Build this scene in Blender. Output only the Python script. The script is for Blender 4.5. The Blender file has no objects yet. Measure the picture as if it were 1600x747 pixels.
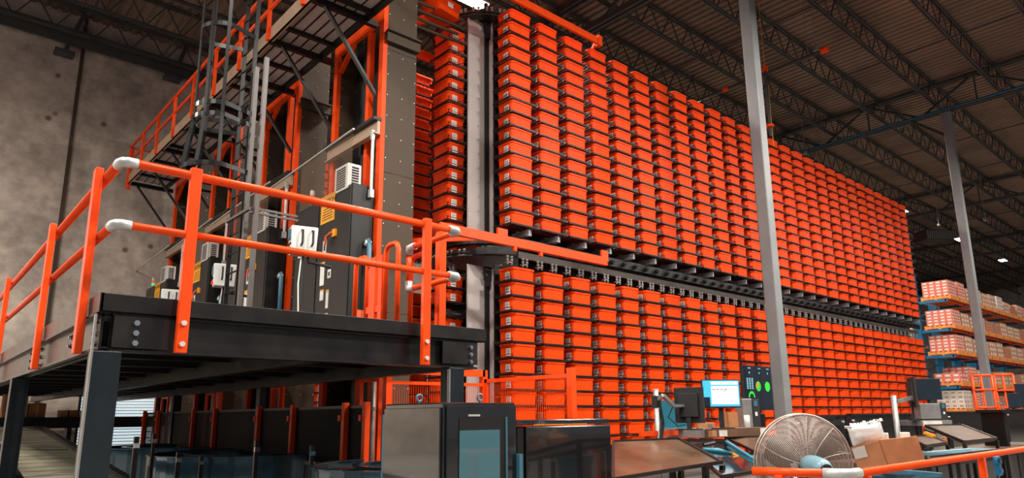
import bpy, math, random
from mathutils import Vector, Matrix
random.seed(7)
S = bpy.context.scene
COL = S.collection

# ---------------------------------------------------------------- camera
W, H = 1600, 747
F = 1073.4; PY = 421.4
YAW, PITCH, ROLL = math.radians(48.438), math.radians(12.007), math.radians(-.535)
CAM = Vector((0, 0, 1.5))
_f = Vector((math.cos(YAW)*math.cos(PITCH), math.sin(YAW)*math.cos(PITCH), math.sin(PITCH)))
_r = Vector((math.sin(YAW), -math.cos(YAW), 0)); _u = _r.cross(_f)
R2 = _r*math.cos(ROLL)+_u*math.sin(ROLL); U2 = -_r*math.sin(ROLL)+_u*math.cos(ROLL)
def ray(x, y): return R2*((x-800)/F) - U2*((y-PY)/F) + _f
def at(x, y, ax, v):                      # point on the plane ax = v seen at a photo pixel
    d = ray(x, y); i = 'xyz'.index(ax); return CAM + d*((v-CAM[i])/d[i])
def dep(x, y, d): return CAM + ray(x, y)*d
cd = bpy.data.cameras.new('camera'); cam = bpy.data.objects.new('camera', cd); COL.objects.link(cam)
m3 = Matrix((R2, U2, -_f)).transposed()
cam.matrix_world = Matrix.Translation(CAM) @ m3.to_4x4()
cd.sensor_fit = 'HORIZONTAL'; cd.sensor_width = 36; cd.lens = F/W*36
cd.shift_y = (PY-H/2)/W; cd.clip_end = 300; cd.clip_start = .05
S.camera = cam
# ---------------------------------------------------------------- world, exposure
w = bpy.data.worlds.new('world'); S.world = w; w.use_nodes = True
bg = w.node_tree.nodes['Background']; bg.inputs[0].default_value = (.80, .88, 1, 1); bg.inputs[1].default_value = .32
S.view_settings.view_transform = 'Standard'; S.view_settings.look = 'None'
S.view_settings.exposure = -0.03; S.view_settings.gamma = 1; S.view_settings.use_curve_mapping = False
LAMP_W = 1000

# ---------------------------------------------------------------- materials
def mat(name, col, rough=.5, metal=0, var=.12, scale=3., bump=0., emit=None, es=0, alpha=1, coat=0, spec=.5, rvar=0.):
    m = bpy.data.materials.new(name); m.use_nodes = True; nt = m.node_tree; N = nt.nodes; L = nt.links
    b = N['Principled BSDF']
    b.inputs['Roughness'].default_value = rough; b.inputs['Metallic'].default_value = metal
    b.inputs['Coat Weight'].default_value = coat; b.inputs['Specular IOR Level'].default_value = spec
    tc = N.new('ShaderNodeTexCoord'); no = N.new('ShaderNodeTexNoise'); no.inputs['Scale'].default_value = scale
    no.inputs['Detail'].default_value = 6; L.new(tc.outputs['Object'], no.inputs['Vector'])
    cr = N.new('ShaderNodeMapRange'); cr.inputs[3].default_value = 1-var; cr.inputs[4].default_value = 1+var
    cr.inputs[1].default_value = .3; cr.inputs[2].default_value = .7
    L.new(no.outputs['Fac'], cr.inputs[0])
    mx = N.new('ShaderNodeVectorMath'); mx.operation = 'SCALE'; mx.inputs[0].default_value = col[:3]
    L.new(cr.outputs[0], mx.inputs['Scale']); L.new(mx.outputs[0], b.inputs['Base Color'])
    if rvar:
        r = N.new('ShaderNodeMapRange'); r.inputs[3].default_value = max(0, rough-rvar); r.inputs[4].default_value = rough+rvar
        L.new(no.outputs['Fac'], r.inputs[0]); L.new(r.outputs[0], b.inputs['Roughness'])
    if bump:
        bp = N.new('ShaderNodeBump'); bp.inputs['Strength'].default_value = bump; bp.inputs['Distance'].default_value = .02
        L.new(no.outputs['Fac'], bp.inputs['Height']); L.new(bp.outputs[0], b.inputs['Normal'])
    if emit: b.inputs['Emission Color'].default_value = (*emit, 1); b.inputs['Emission Strength'].default_value = es
    if alpha < 1: b.inputs['Alpha'].default_value = alpha
    return m
M = {
 'bin': mat('orange_plastic', (.88, .064, .003), .5, var=.1, scale=2.5, spec=.15),
 'bin_dark': mat('orange_plastic_far', (.84, .055, .006), .42, var=.16, scale=1.3),
 'paint': mat('orange_paint', (.90, .072, .006), .35, var=.08, scale=5, spec=.25),
 'brown': mat('bronze_panel', (.066, .044, .027), .55, .1, var=.15, scale=.8, rvar=.08, spec=.3),
 'black': mat('black_paint', (.011, .010, .0095), .38, .1, var=.2, scale=2, rvar=.1),
 'bsteel': mat('black_steel', (.020, .017, .016), .32, .3, var=.3, scale=4, rvar=.12),
 'gloss': mat('black_gloss', (.012, .012, .013), .12, .0, var=.25, scale=3, coat=.6, rvar=.05),
 'wire': mat('dark_wire', (.045, .036, .034), .4, .6, var=.1),
 'grey': mat('grey_sheet', (.55, .49, .47), .5, .0, var=.06, scale=1.5),
 'galv': mat('galvanised', (.30, .30, .29), .4, .5, var=.15, scale=9),
 'chrome': mat('bright_metal', (.75, .75, .73), .18, 1., var=.05),
 'white': mat('white_plastic', (.8, .8, .76), .4, var=.04),
 'fitting': mat('pale_fitting', (.50, .52, .51), .4, .3, var=.1, scale=12),
 'column': mat('column_paint', (.20, .21, .215), .5, var=.14, scale=1.2),
 'joist': mat('joist_paint', (.045, .045, .044), .6, var=.2),
 'blue': mat('blue_rack_paint', (.004, .13, .27), .4, var=.15),
 'bluebin': mat('blue_grey_plastic', (.05, .16, .23), .35, var=.12),
 'pale_blue': mat('pale_blue_motor', (.14, .26, .31), .35, var=.12),
 'wood': mat('pallet_wood', (.80, .27, .06), .75, var=.25, scale=8, bump=.2),
 'carton': mat('carton_board', (.42, .17, .065), .8, var=.2, scale=5, bump=.1),
 'carton2': mat('kraft_board', (.60, .27, .13), .8, var=.2, scale=5, bump=.1),
 'cage': mat('cage_black', (.006, .005, .005), .3, .0, var=.1, spec=.25),
 'skirt': mat('conveyor_skirt', (.035, .085, .12), .22, .5, var=.25, coat=.4),
 'legsteel': mat('leg_steel', (.010, .017, .022), .35, .2, var=.3, scale=3),
 'teal': mat('teal_board', (.02, .17, .25), .4),
 'tan': mat('tan_steel', (.42, .29, .20), .45, .2, var=.12),
 'strut': mat('strut_steel', (.10, .09, .085), .45, .4, var=.12),
 'arm': mat('carrier_arm_grey', (.38, .38, .39), .45, .2, var=.1),
 'darkbrown': mat('dark_brown_steel', (.045, .034, .027), .5, .2, var=.2),
 'fanwire': mat('fan_wire', (.42, .33, .29), .4, .3, var=.1),
 'wrap': mat('stretch_film', (.75, .73, .70), .15, var=.1, alpha=.12),
 'redcarton': mat('red_print', (.80, .13, .05), .5, var=.1),
 'whitec': mat('white_carton', (.78, .74, .68), .5, var=.1),
 'plate': mat('brown_steel_plate', (.26, .15, .09), .3, .7, var=.35, scale=2, rvar=.12),
 'darkplate': mat('dark_brown_plate', (.09, .058, .040), .5, .1, var=.3, scale=2, spec=.2),
 'yellow': mat('caution_yellow', (.85, .36, .01), .5, var=.1, scale=9),
 'ink': mat('black_ink', (.012, .012, .012), .6, var=0),
 'red': mat('red_lens', (.75, .015, .01), .3, emit=(1, .03, .01), es=.6),
 'green': mat('green_lens', (.01, .5, .12), .3, emit=(.02, 1, .3), es=.9),
 'lamp': mat('lamp_lens', (1, 1, 1), .5, emit=(1, .93, .8), es=26),
 'rubber': mat('black_rubber', (.02, .02, .022), .7, var=.1),
 'floor': mat('concrete_floor', (.22, .20, .18), .45, var=.2, scale=.6, rvar=.15),
 'tread': mat('conveyor_slat', (.36, .33, .24), .45, .3, var=.3, scale=2.5),
 'glow_day': mat('daylight_window', (.8, .9, 1), .5, emit=(.8, .95, 1), es=.6),
 'lightblue': mat('screen_sky', (.05, .4, .65), .3, emit=(.05, .45, .75), es=.8),
 'scrwhite': mat('screen_page', (.8, .85, .85), .3, emit=(.75, .84, .86), es=.75),
 'scrdark': mat('screen_dark', (.01, .014, .02), .2, emit=(.006, .012, .02), es=.6),
 'scrgreen': mat('screen_green', (.03, .5, .03), .3, emit=(.03, .6, .05), es=.7),
 'scrorange': mat('screen_orange', (.8, .2, .02), .3, emit=(.9, .25, .02), es=.7),
 'scrtext': mat('screen_text', (.2, .4, .5), .3, emit=(.2, .45, .5), es=.6),
 'film': mat('clear_bag', (.85, .88, .88), .18, var=.05, bump=.8, scale=6, coat=.5),
 'dot': mat('white_rivet', (.75, .7, .66), .4, .3, var=0),
}
def glass(name, col, alpha, rough=.05):
    m = mat(name, col, rough, var=.02, coat=.3); m.node_tree.nodes['Principled BSDF'].inputs['Alpha'].default_value = alpha; return m
M['clear'] = glass('clear_acrylic', (.30, .22, .16), .12)
M['window_glass'] = glass('cabinet_glass', (.10, .25, .30), .5)  # blue reflection on the pane is put into its glass colour
M['mesh'] = mat('perforated_steel', (.012, .012, .013), .6, var=.1, spec=.15)
# perforated sheet: real holes by a procedural dot mask
def perforated(m):
    nt = m.node_tree; N = nt.nodes; L = nt.links; b = N['Principled BSDF']
    tc = N.new('ShaderNodeTexCoord'); sc = N.new('ShaderNodeVectorMath'); sc.operation = 'SCALE'; sc.inputs['Scale'].default_value = 34
    L.new(tc.outputs['Object'], sc.inputs[0]); fr = N.new('ShaderNodeVectorMath'); fr.operation = 'FRACTION'; L.new(sc.outputs[0], fr.inputs[0])
    su = N.new('ShaderNodeVectorMath'); su.operation = 'SUBTRACT'; su.inputs[1].default_value = (.5, .5, .5); L.new(fr.outputs[0], su.inputs[0])
    ml = N.new('ShaderNodeVectorMath'); ml.operation = 'MULTIPLY'; ml.inputs[1].default_value = (0, 1, 1); L.new(su.outputs[0], ml.inputs[0])
    ln = N.new('ShaderNodeVectorMath'); ln.operation = 'LENGTH'; L.new(ml.outputs[0], ln.inputs[0])
    gt = N.new('ShaderNodeMath'); gt.operation = 'GREATER_THAN'; gt.inputs[1].default_value = .24; L.new(ln.outputs['Value'], gt.inputs[0])
    L.new(gt.outputs[0], b.inputs['Alpha'])
perforated(M['mesh'])
# concrete wall: cast panels with blotches, brown stains and a board seam
def concrete():
    m = bpy.data.materials.new('cast_concrete'); m.use_nodes = True; nt = m.node_tree; N = nt.nodes; L = nt.links; b = N['Principled BSDF']
    b.inputs['Roughness'].default_value = .8
    tc = N.new('ShaderNodeTexCoord')
    n1 = N.new('ShaderNodeTexNoise'); n1.inputs['Scale'].default_value = .35; n1.inputs['Detail'].default_value = 8; n1.inputs['Roughness'].default_value = .65
    n2 = N.new('ShaderNodeTexNoise'); n2.inputs['Scale'].default_value = 3.; n2.inputs['Detail'].default_value = 9
    n3 = N.new('ShaderNodeTexVoronoi'); n3.inputs['Scale'].default_value = .9
    for n in (n1, n2, n3): L.new(tc.outputs['Object'], n.inputs['Vector'])
    c1 = N.new('ShaderNodeValToRGB'); e = c1.color_ramp.elements
    e[0].position = .3; e[0].color = (.30, .25, .215, 1); e[1].position = .7; e[1].color = (.62, .52, .44, 1)
    L.new(n1.outputs['Fac'], c1.inputs[0])
    c2 = N.new('ShaderNodeMapRange'); c2.inputs[1].default_value = .3; c2.inputs[2].default_value = .7; c2.inputs[3].default_value = .72; c2.inputs[4].default_value = 1.2
    L.new(n2.outputs['Fac'], c2.inputs[0])
    mu = N.new('ShaderNodeVectorMath'); mu.operation = 'SCALE'; L.new(c1.outputs[0], mu.inputs[0]); L.new(c2.outputs[0], mu.inputs['Scale'])
    st = N.new('ShaderNodeMapRange'); st.inputs[1].default_value = .05; st.inputs[2].default_value = .11; st.inputs[3].default_value = .8; st.inputs[4].default_value = 0
    L.new(n3.outputs['Distance'], st.inputs[0])
    mx = N.new('ShaderNodeMix'); mx.data_type = 'RGBA'; mx.inputs[7].default_value = (.10, .035, .02, 1)
    L.new(st.outputs[0], mx.inputs[0]); L.new(mu.outputs[0], mx.inputs[6]); L.new(mx.outputs[2], b.inputs['Base Color'])
    bp = N.new('ShaderNodeBump'); bp.inputs['Strength'].default_value = .3; L.new(n2.outputs['Fac'], bp.inputs['Height']); L.new(bp.outputs[0], b.inputs['Normal'])
    return m
M['concrete'] = concrete()
M['deck'] = mat('roof_deck_steel', (.22, .155, .115), .5, .2, var=.3, scale=.5, rvar=.12)
M['catdeck'] = mat('ribbed_deck_pan', (.50, .45, .43), .5, .1, var=.12, scale=2)

# ---------------------------------------------------------------- mesh builder
class MB:
    def __init__(s): s.v = []; s.f = []; s.mi = []; s.cur = 0
    def add(s, vs, fs):
        o = len(s.v); s.v += [tuple(p) for p in vs]; s.f += [tuple(i+o for i in f) for f in fs]; s.mi += [s.cur]*len(fs); return s
    def box(s, a, b):
        x0, y0, z0 = (min(a[i], b[i]) for i in range(3)); x1, y1, z1 = (max(a[i], b[i]) for i in range(3))
        return s.add([(x0,y0,z0),(x1,y0,z0),(x1,y1,z0),(x0,y1,z0),(x0,y0,z1),(x1,y0,z1),(x1,y1,z1),(x0,y1,z1)],
                     [(0,3,2,1),(4,5,6,7),(0,1,5,4),(1,2,6,5),(2,3,7,6),(3,0,4,7)])
    def cb(s, c, d, e=0):                 # box by centre and size, optional bevelled vertical look via chamfer
        return s.box([c[i]-d[i]/2 for i in range(3)], [c[i]+d[i]/2 for i in range(3)])
    def bar(s, p, q, wd, ht=None, up=(0,0,1)):
        p = Vector(p); q = Vector(q); d = (q-p).normalized(); ht = ht or wd; up = Vector(up)
        if abs(d.dot(up)) > .98: up = Vector((0,1,0))
        x = d.cross(up).normalized(); y = x.cross(d).normalized()
        vs = [c+x*(a*wd/2)+y*(b*ht/2) for c in (p, q) for a, b in ((-1,-1),(1,-1),(1,1),(-1,1))]
        return s.add(vs, [(0,1,2,3),(7,6,5,4),(0,4,5,1),(1,5,6,2),(2,6,7,3),(3,7,4,0)])
    def tube(s, pts, r, n=8, cap=True, closed=False):
        pts = [Vector(p) for p in pts]; k = len(pts); vs = []; prev = None
        for i, p in enumerate(pts):
            a = pts[i-1] if (i > 0 or closed) else p; b = pts[(i+1) % k] if (i < k-1 or closed) else p
            d = (b-a).normalized()
            if prev is None: t = Vector((0,0,1)) if abs(d.z) < .9 else Vector((1,0,0)); x = d.cross(t).normalized()
            else: x = (prev-d*prev.dot(d)).normalized()
            prev = x; y = d.cross(x)
            rr = r[i] if isinstance(r, (list, tuple)) else r
            vs += [p+x*(rr*math.cos(2*math.pi*j/n))+y*(rr*math.sin(2*math.pi*j/n)) for j in range(n)]
        fs = []
        for i in range(k if closed else k-1):
            for j in range(n):
                a = i*n+j; b = i*n+(j+1) % n; c = ((i+1) % k)*n; fs.append((a, b, c+(j+1) % n, c+j))
        if cap and not closed: fs += [tuple(range(n))[::-1], tuple(range((k-1)*n, k*n))]
        return s.add(vs, fs)
    def loops(s, loops, cap0=True, cap1=True):
        n = len(loops[0]); vs = [p for l in loops for p in l]; fs = []
        for i in range(len(loops)-1):
            for j in range(n): fs.append((i*n+j, i*n+(j+1) % n, (i+1)*n+(j+1) % n, (i+1)*n+j))
        if cap0: fs.append(tuple(range(n))[::-1])
        if cap1: fs.append(tuple(range((len(loops)-1)*n, len(loops)*n)))
        return s.add(vs, fs)
    def merge(s, o, off=(0,0,0), rz=0):
        c, q = math.cos(rz), math.sin(rz)
        oi = len(s.v); s.v += [(p[0]*c-p[1]*q+off[0], p[0]*q+p[1]*c+off[1], p[2]+off[2]) for p in o.v]
        s.f += [tuple(i+oi for i in f) for f in o.f]; s.mi += o.mi; return s
    def mesh(s, name, mats):
        me = bpy.data.meshes.new(name); me.from_pydata(s.v, [], s.f); me.validate()
        for m in (mats if isinstance(mats, (list, tuple)) else [mats]): me.materials.append(M[m])
        if any(s.mi): me.polygons.foreach_set('material_index', s.mi)
        me.update(); return me
    def build(s, name, mats, parent=None, bevel=0, smooth=False, loc=None, label=None):
        o = bpy.data.objects.new(name, s.mesh(name, mats)); COL.objects.link(o)
        if parent is not None: o.parent = parent
        if loc: o.location = loc
        if smooth:
            for p in o.data.polygons: p.use_smooth = len(p.vertices) == 4
        if bevel:
            b = o.modifiers.new('bevel', 'BEVEL'); b.width = bevel; b.segments = 2; b.limit_method = 'ANGLE'; b.angle_limit = .8
        if label: o['label'] = label
        return o
def rrect(w, d, r, z, n=4, cx=0, cy=0):
    out = []
    for sx, sy, a0 in ((1,1,0),(-1,1,90),(-1,-1,180),(1,-1,270)):
        for i in range(n):
            a = math.radians(a0+90*i/(n-1)); out.append((cx+sx*(w/2-r)+r*math.cos(a), cy+sy*(d/2-r)+r*math.sin(a), z))
    return out
def tag(o, label=None, cat=None, group=None, kind=None):
    if label: o['label'] = label
    if cat: o['category'] = cat
    if group: o['group'] = group
    if kind: o['kind'] = kind
    return o
def thing(name, label, cat, loc=(0,0,0), rz=0, group=None):
    o = bpy.data.objects.new(name, None); COL.objects.link(o); o.location = loc; o.rotation_euler = (0,0,rz)
    o.empty_display_size = .1
    return tag(o, label, cat, group)
KIDS = {}
def copy_tree(o, parent=None, label=None, loc=None, rz=None):
    c = o.copy(); COL.objects.link(c); c.parent = parent
    if label: c['label'] = label
    if loc is not None: c.location = loc
    if rz is not None: c.rotation_euler = (0,0,rz)
    for ch in list(o.children): copy_tree(ch, c)
    return c
def struct(mb, name, m, **k): return tag(mb.build(name, m, **k), kind='structure')
ORD = ['first','second','third','fourth','fifth','sixth','seventh','eighth','ninth','tenth','eleventh','twelfth','thirteenth','fourteenth','fifteenth','sixteenth','seventeenth','eighteenth','nineteenth','twentieth']

# ================================================================ SETTING
struct(MB().box((-30,-30,-.2),(92,25.5,0)), 'floor', 'floor')
wl = MB().box((-30,25.5,0),(92,25.9,15.4))
struct(wl, 'wall_left', 'concrete')
for i, px in enumerate((112, -260, 620)):
    x = at(px, 210, 'y', 25.5).x
    struct(MB().box((x-.05,25.44,0),(x+.05,25.5,15)), 'trim_%d' % (i+1), 'brown')
struct(MB().box((92,-30,0),(92.3,25.9,15.4)), 'wall_back', 'concrete')
# corrugated roof deck, ribs along Y
rd = MB(); x = -30; vs = []; fs = []
prof = []
while x < 92: prof += [(x,15.0),(x+.09,15.0),(x+.12,14.93),(x+.27,14.93),(x+.30,15.0)]; x += .30
for a, z in prof: vs += [(a,-30,z),(a,25.5,z)]
for i in range(len(prof)-1): fs.append((2*i,2*i+1,2*i+3,2*i+2))
rd.add(vs, fs); struct(rd, 'ceiling', 'deck')
struct(MB().box((-30,-30,15.02),(92,25.9,15.3)), 'trim_4', 'joist')

def joist(y, x0=-12, x1=91, zb=13.95, zt=14.85, step=1.1, along='x'):
    t = []
    def p(a, z, o=0): return (a, y+o, z) if along == 'x' else (y+o, a, z)
    top = MB(); bot = MB(); web = MB()
    for o in (-.045, .045):
        top.bar(p(x0,zt,o), p(x1,zt,o), .05, .07); bot.bar(p(x0,zb,o), p(x1,zb,o), .05, .07)
    a = x0; up = True
    while a < x1-step:
        web.bar(p(a, zb if up else zt), p(a+step/2, zt if up else zb), .035)
        a += step/2; up = not up
    return top, bot, web
yl = [3.9, 6.0, 8.1, 10.2, 12.3, 14.4, 16.5, 18.6, 20.7, 22.8, 24.8]
for i, y in enumerate(yl):
    t = thing('roof_joist', 'dark open-web roof joist, %s line out from the concrete wall' % ORD[len(yl)-1-i], 'roof joist', (0,0,0), 0, 'roof joists')
    a, b, c = joist(y)
    a.build('top_chord', 'joist', t); b.build('bottom_chord', 'joist', t); c.build('web', 'joist', t)
gx = [-1.6, 15.1, 30.7, 46.5, 62.5, 78.5]
gl = ['over the left platform and ladder', 'resting on the nearest grey column', 'resting on the second grey column beside the pallet racks', 'past the second grey column, above the hanging lamps', 'deep in the hall behind the pallet racks', 'at the far end of the hall']
for i, x in enumerate(gx):
    t = thing('roof_girder', 'heavy dark roof truss girder '+gl[i], 'roof girder', (0,0,0), 0, 'roof girders')
    top = MB(); bot = MB(); web = MB()
    for o in (-.09, .09):
        top.bar((x+o,-20,14.75),(x+o,25.4,14.75), .1, .14); bot.bar((x+o,-20,13.55),(x+o,25.4,13.55), .1, .16)
    y = -20; up = True
    while y < 23.5:
        web.bar((x,y,13.55 if up else 14.75),(x,y+2.05,14.75 if up else 13.55), .08)
        if up: web.bar((x,y+2.05,14.75),(x,y+2.05,13.55), .05)
        y += 2.05; up = not up
    top.build('top_chord', 'joist', t); bot.build('bottom_chord', 'joist', t); web.build('web', 'joist', t)
# bridging lines between joists (thin rods running along Y)
for i, x in enumerate((5.5, 9.5, 20, 25.4, 36, 41, 52, 57)):
    tag(MB().bar((x,-5,14.0),(x,25.3,14.0), .04).build('roof_bridging', 'joist'), 'thin dark bridging rod under the roof joists, %s nearest to the ladder' % ORD[i], 'bridging rod', 'bridging rods')

# wall-top ledger beam
tag(MB().bar((-20,25.3,14.2),(91,25.3,14.2), .3, .12).bar((-20,25.2,13.9),(91,25.2,13.9), .1, .4).build('ledger_beam', 'joist'), 'dark steel beam running along the top of the concrete wall', 'beam')
# wall brackets under the roof
for k, (px, py) in enumerate(((101, 78), (270, 118))):
    p = at(px, py, 'y', 25.2); t = thing('wall_bracket', ['dark angled bracket high on the concrete wall, near the left edge','dark angled bracket high on the concrete wall, beside the catwalk railing'][k], 'bracket', (p.x,p.y,p.z-.1), 0, 'wall brackets')
    MB().bar((0,0,0),(.5,.0,1.9), .12).build('strut', 'joist', t); MB().box((-.28,-.2,-.08),(.28,.2,.05)).build('foot_plate', 'joist', t)

# building columns
def column(x, y, top, label):
    t = thing('building_column', label, 'column', (x,y,0))
    MB().loops([rrect(.30,.30,.03,z) for z in (0.02, top)]).build('shaft', 'column', t)
    MB().box((-.25,-.25,0),(.25,.25,.02)).build('base_plate', 'joist', t)
    MB().box((-.3,-.2,top),(.3,.2,top+.05)).bar((0,.15,top-.9),(0,1.3,top+.1), .1).build('cap_plate', 'joist', t)
    return t
column(14.95, 7.75, 13.4, 'tall grey square steel column in front of the orange bins')
column(30.6, 7.75, 13.4, 'tall grey square steel column beside the blue pallet racks')

# ================================================================ CAROUSELS
PX0, PITCH = 9.21, .85          # first straight column centre, spacing along the track
UZ = [10.16-.305*i for i in range(16)]; LZ = [4.42-.307*i for i in range(13)]
BH = .258
def bin_mb(w=.63, d=.50, h=BH, detail=True):
    b = MB(); n = 5 if detail else 2
    L = [rrect(w-.05,d-.05,.07,.0,n), rrect(w-.03,d-.03,.08,h-.05,n), rrect(w,d,.09,h-.045,n), rrect(w,d,.09,h-.004,n)]
    if detail: L += [rrect(w-.012,d-.012,.085,h,n), rrect(w-.04,d-.04,.075,h-.006,n), rrect(w-.075,d-.075,.06,.02,n)]
    else: L += [rrect(w-.05,d-.05,.05,h-.01,n), rrect(w-.07,d-.07,.05,h-.08,n)]
    b.loops(L)
    if detail:
        for i in range(9):                                  # vertical ribs
            x = -w/2+.10+i*(w-.2)/8
            for s in (-1, 1): b.bar((x,s*(d/2-.026),.01),(x,s*(d/2-.015),h-.045), .010, .010)
        for i in range(7):
            y = -d/2+.09+i*(d-.18)/6
            for s in (-1, 1): b.bar((s*(w/2-.026),y,.01),(s*(w/2-.015),y,h-.045), .010, .010)
    return b
def card_mb(sx, w=.63, d=.50, y=None):
    b = MB(); y = -d/2+.18 if y is None else y; x = sx*(w/2-.006)
    b.box((x-.004*sx,y-.065,.02),(x+.004*sx,y+.065,.165)); b.cur = 1
    for i, (z0, z1) in enumerate(((.135,.15),(.10,.125),(.045,.085))):
        for j in range(7):
            yy = y-.05+j*.0155; b.box((x+.004*sx,yy,z0),(x+.0055*sx,yy+(.010 if (i+j) % 2 else .006),z1))
    return b
BIN = bin_mb().mesh('storage_bin', 'bin')
CARDL = card_mb(-1).mesh('label_card', ['white', 'ink']); CARDR = card_mb(1).mesh('label_card', ['white', 'ink'])
for me in (BIN,):
    for p in me.polygons: p.use_smooth = False
def put_bin(x, y, z, label, group, card, rz=0):
    o = bpy.data.objects.new('storage_bin', BIN); COL.objects.link(o); o.location = (x,y,z); o.rotation_euler = (0,0,rz)
    tag(o, label, 'bin', group)
    c = bpy.data.objects.new('label_card', card); COL.objects.link(c); c.parent = o
# wire shelf of a carrier
def shelf_mb(w=.76, d=.56, coarse=False):
    b = MB(); r = .009
    for y in (-d/2, d/2): b.bar((-w/2,y,0),(w/2,y,0), .016); b.bar((-w/2,y,-.022),(w/2,y,-.022), .010)
    for x in (-w/2, w/2): b.bar((x,-d/2,0),(x,d/2,0), .016); b.bar((x,-d/2,-.022),(x,d/2,-.022), .010)
    n = 6 if coarse else 15
    for i in range(1, n): x = -w/2+w*i/n; b.bar((x,-d/2,0),(x,d/2,0), .02 if coarse else .010)
    for y in (-.12, .12): b.bar((-w/2,y,-.012),(w/2,y,-.012), .012)
    if not coarse:
        for dx, dy in ((0,0), (.035,-.01)):                  # hook loops on the front corner
            c = (w/2+.005+dx, -d/2-.012+dy, .045)
            b.tube([(c[0]+.022*math.cos(a),c[1],c[2]+.022*math.sin(a)) for a in [i*math.pi/4 for i in range(8)]], .005, 4, closed=True)
        for x in (-w/2, w/2): b.bar((x,-d/2,0),(x,-d/2,.06), .012); b.bar((x,-d/2,.06),(x,d/2,.02), .008)
    return b
SHELF = shelf_mb().mesh('wire_shelf', 'wire'); SHELFC = shelf_mb(coarse=True)
ARM = MB().box((.16,-.22,-.16),(.19,.40,-.025)).box((.10,-.22,-.16),(.16,.40,-.15)).box((.19,-.16,-.15),(.29,-.14,-.03)).box((.19,-.16,-.15),(.29,.4,-.14)).mesh('support_arm', 'arm')
HNG = MB()
HNG.box((-.07,-.05,-.02),(.07,.05,.0))
for s in (-.055, .055): HNG.tube([(s,-.03,-.06),(s,-.03,.12)], .018, 6).tube([(s,-.03,.02),(s,-.03,.06)], .032, 6).tube([(s,-.03,.09),(s,-.03,.12)], .034, 6)
HNG = HNG.mesh('hanger_bracket', 'galv')
BACKU = MB().box((-.31,0,5.20),(.31,.03,10.25)).mesh('dark_back_sheet', 'black'); BACKL = MB().box((-.31,0,.35),(.31,.03,4.55)).mesh('dark_back_sheet', 'black')  # black back sheets put in to block light leaking behind the bins
def inst(name, me, parent, loc=(0,0,0), rz=0):
    o = bpy.data.objects.new(name, me); COL.objects.link(o); o.parent = parent; o.location = loc; o.rotation_euler = (0,0,rz); return o
def colname(k): return 'column left of the grey panels' if k < 0 else ('column next to the grey panels' if k == 0 else '%s column right of the grey panels' % ORD[k])
def carrier(k, x, y, rz, tier, far=False):
    zs = UZ if tier == 'upper' else LZ
    nm = 'tall wire-shelf carrier' ; where = colname(k) if k < 20 else '%s column from the far end' % ORD[27-k]
    t = thing('carousel_carrier', '%s, %s tier, %s' % (nm, tier, where), 'carrier', (x,y,0), rz, 'carousel carriers, %s tier' % tier)
    if far:
        m = MB()
        for z in zs: m.merge(SHELFC, (0,.0,z-BH-.012))
        m.build('wire_shelves', 'wire', t)
    else:
        for z in zs: inst('wire_shelf', SHELF, t, (0,0,z-BH-.012))
    inst('dark_back_sheet', BACKU if tier == 'upper' else BACKL, t, (0,.33,0))
    if tier == 'upper': inst('support_arm', ARM, t, (0,0,UZ[-1]-BH-.03))
    else:
        for s in (-.21, .21): inst('hanger_bracket', HNG, t, (s,.0,4.56))
    return t
NK = 27
AX, AY = 8.35+.25, 11.5+.31          # the carrier that has swung round the end (turned 90 degrees)
rest_u, rest_l = MB(), MB(); LOW = bin_mb(detail=False); LOWD = bin_mb(w=.62)
cardlow = MB()
for tier, zs, rest in (('upper', UZ, rest_u), ('lower', LZ, rest_l)):
    for k in range(-1, NK):
        if k < 0: x, y, rz = AX, AY, math.radians(-90)
        else: x, y, rz = PX0+PITCH*k, 10.25, 0
        carrier(k, x, y, rz, tier, far=k > 11)
        for i, z in enumerate(zs):
            if k < 0 and tier == 'lower' and i == 2: continue
            jx = random.uniform(-.008, .008); jy = random.uniform(-.012, .012); jr = random.uniform(-.012, .012)
            bx = AX if k < 0 else x
            if k <= 9 and (tier == 'upper' or i < 11):
                put_bin(bx+jx, y+jy, z-BH, 'orange ribbed bin, %s tier, %s shelf from top, %s' % (tier, ORD[i], colname(k)), 'orange storage bins on the carousel, %s tier' % tier, CARDR if k < 0 else CARDL, rz+jr)
            else: rest.merge(LOW, (bx+jx, y+jy, z-BH), rz+jr)
tag(rest_u.build('storage_bin', 'bin'), 'far orange bins of the upper tier, receding right in a dense grid', 'bins', kind='stuff')
tag(rest_l.build('storage_bin', 'bin'), 'far orange bins of the lower tier, receding right in a dense grid', 'bins', kind='stuff')
# an empty drawer tray on the lower end column
t = thing('empty_tray', 'dark empty drawer tray between orange bins on the lower end column', 'tray', (AX, AY, LZ[2]-BH))
MB().box((-.3,-.28,0),(.3,.28,.02)).box((-.3,-.28,.02),(.3,-.26,.12)).box((-.3,-.28,.02),(-.28,.28,.12)).box((-.3,.26,.02),(.3,.28,.12)).build('tray', 'wire', t)
MB().tube([(-.1,-.28,.05),(-.1,-.34,.05),(.12,-.34,.05),(.12,-.28,.05)], .01, 5).build('wire_handle', 'galv', t)

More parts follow.
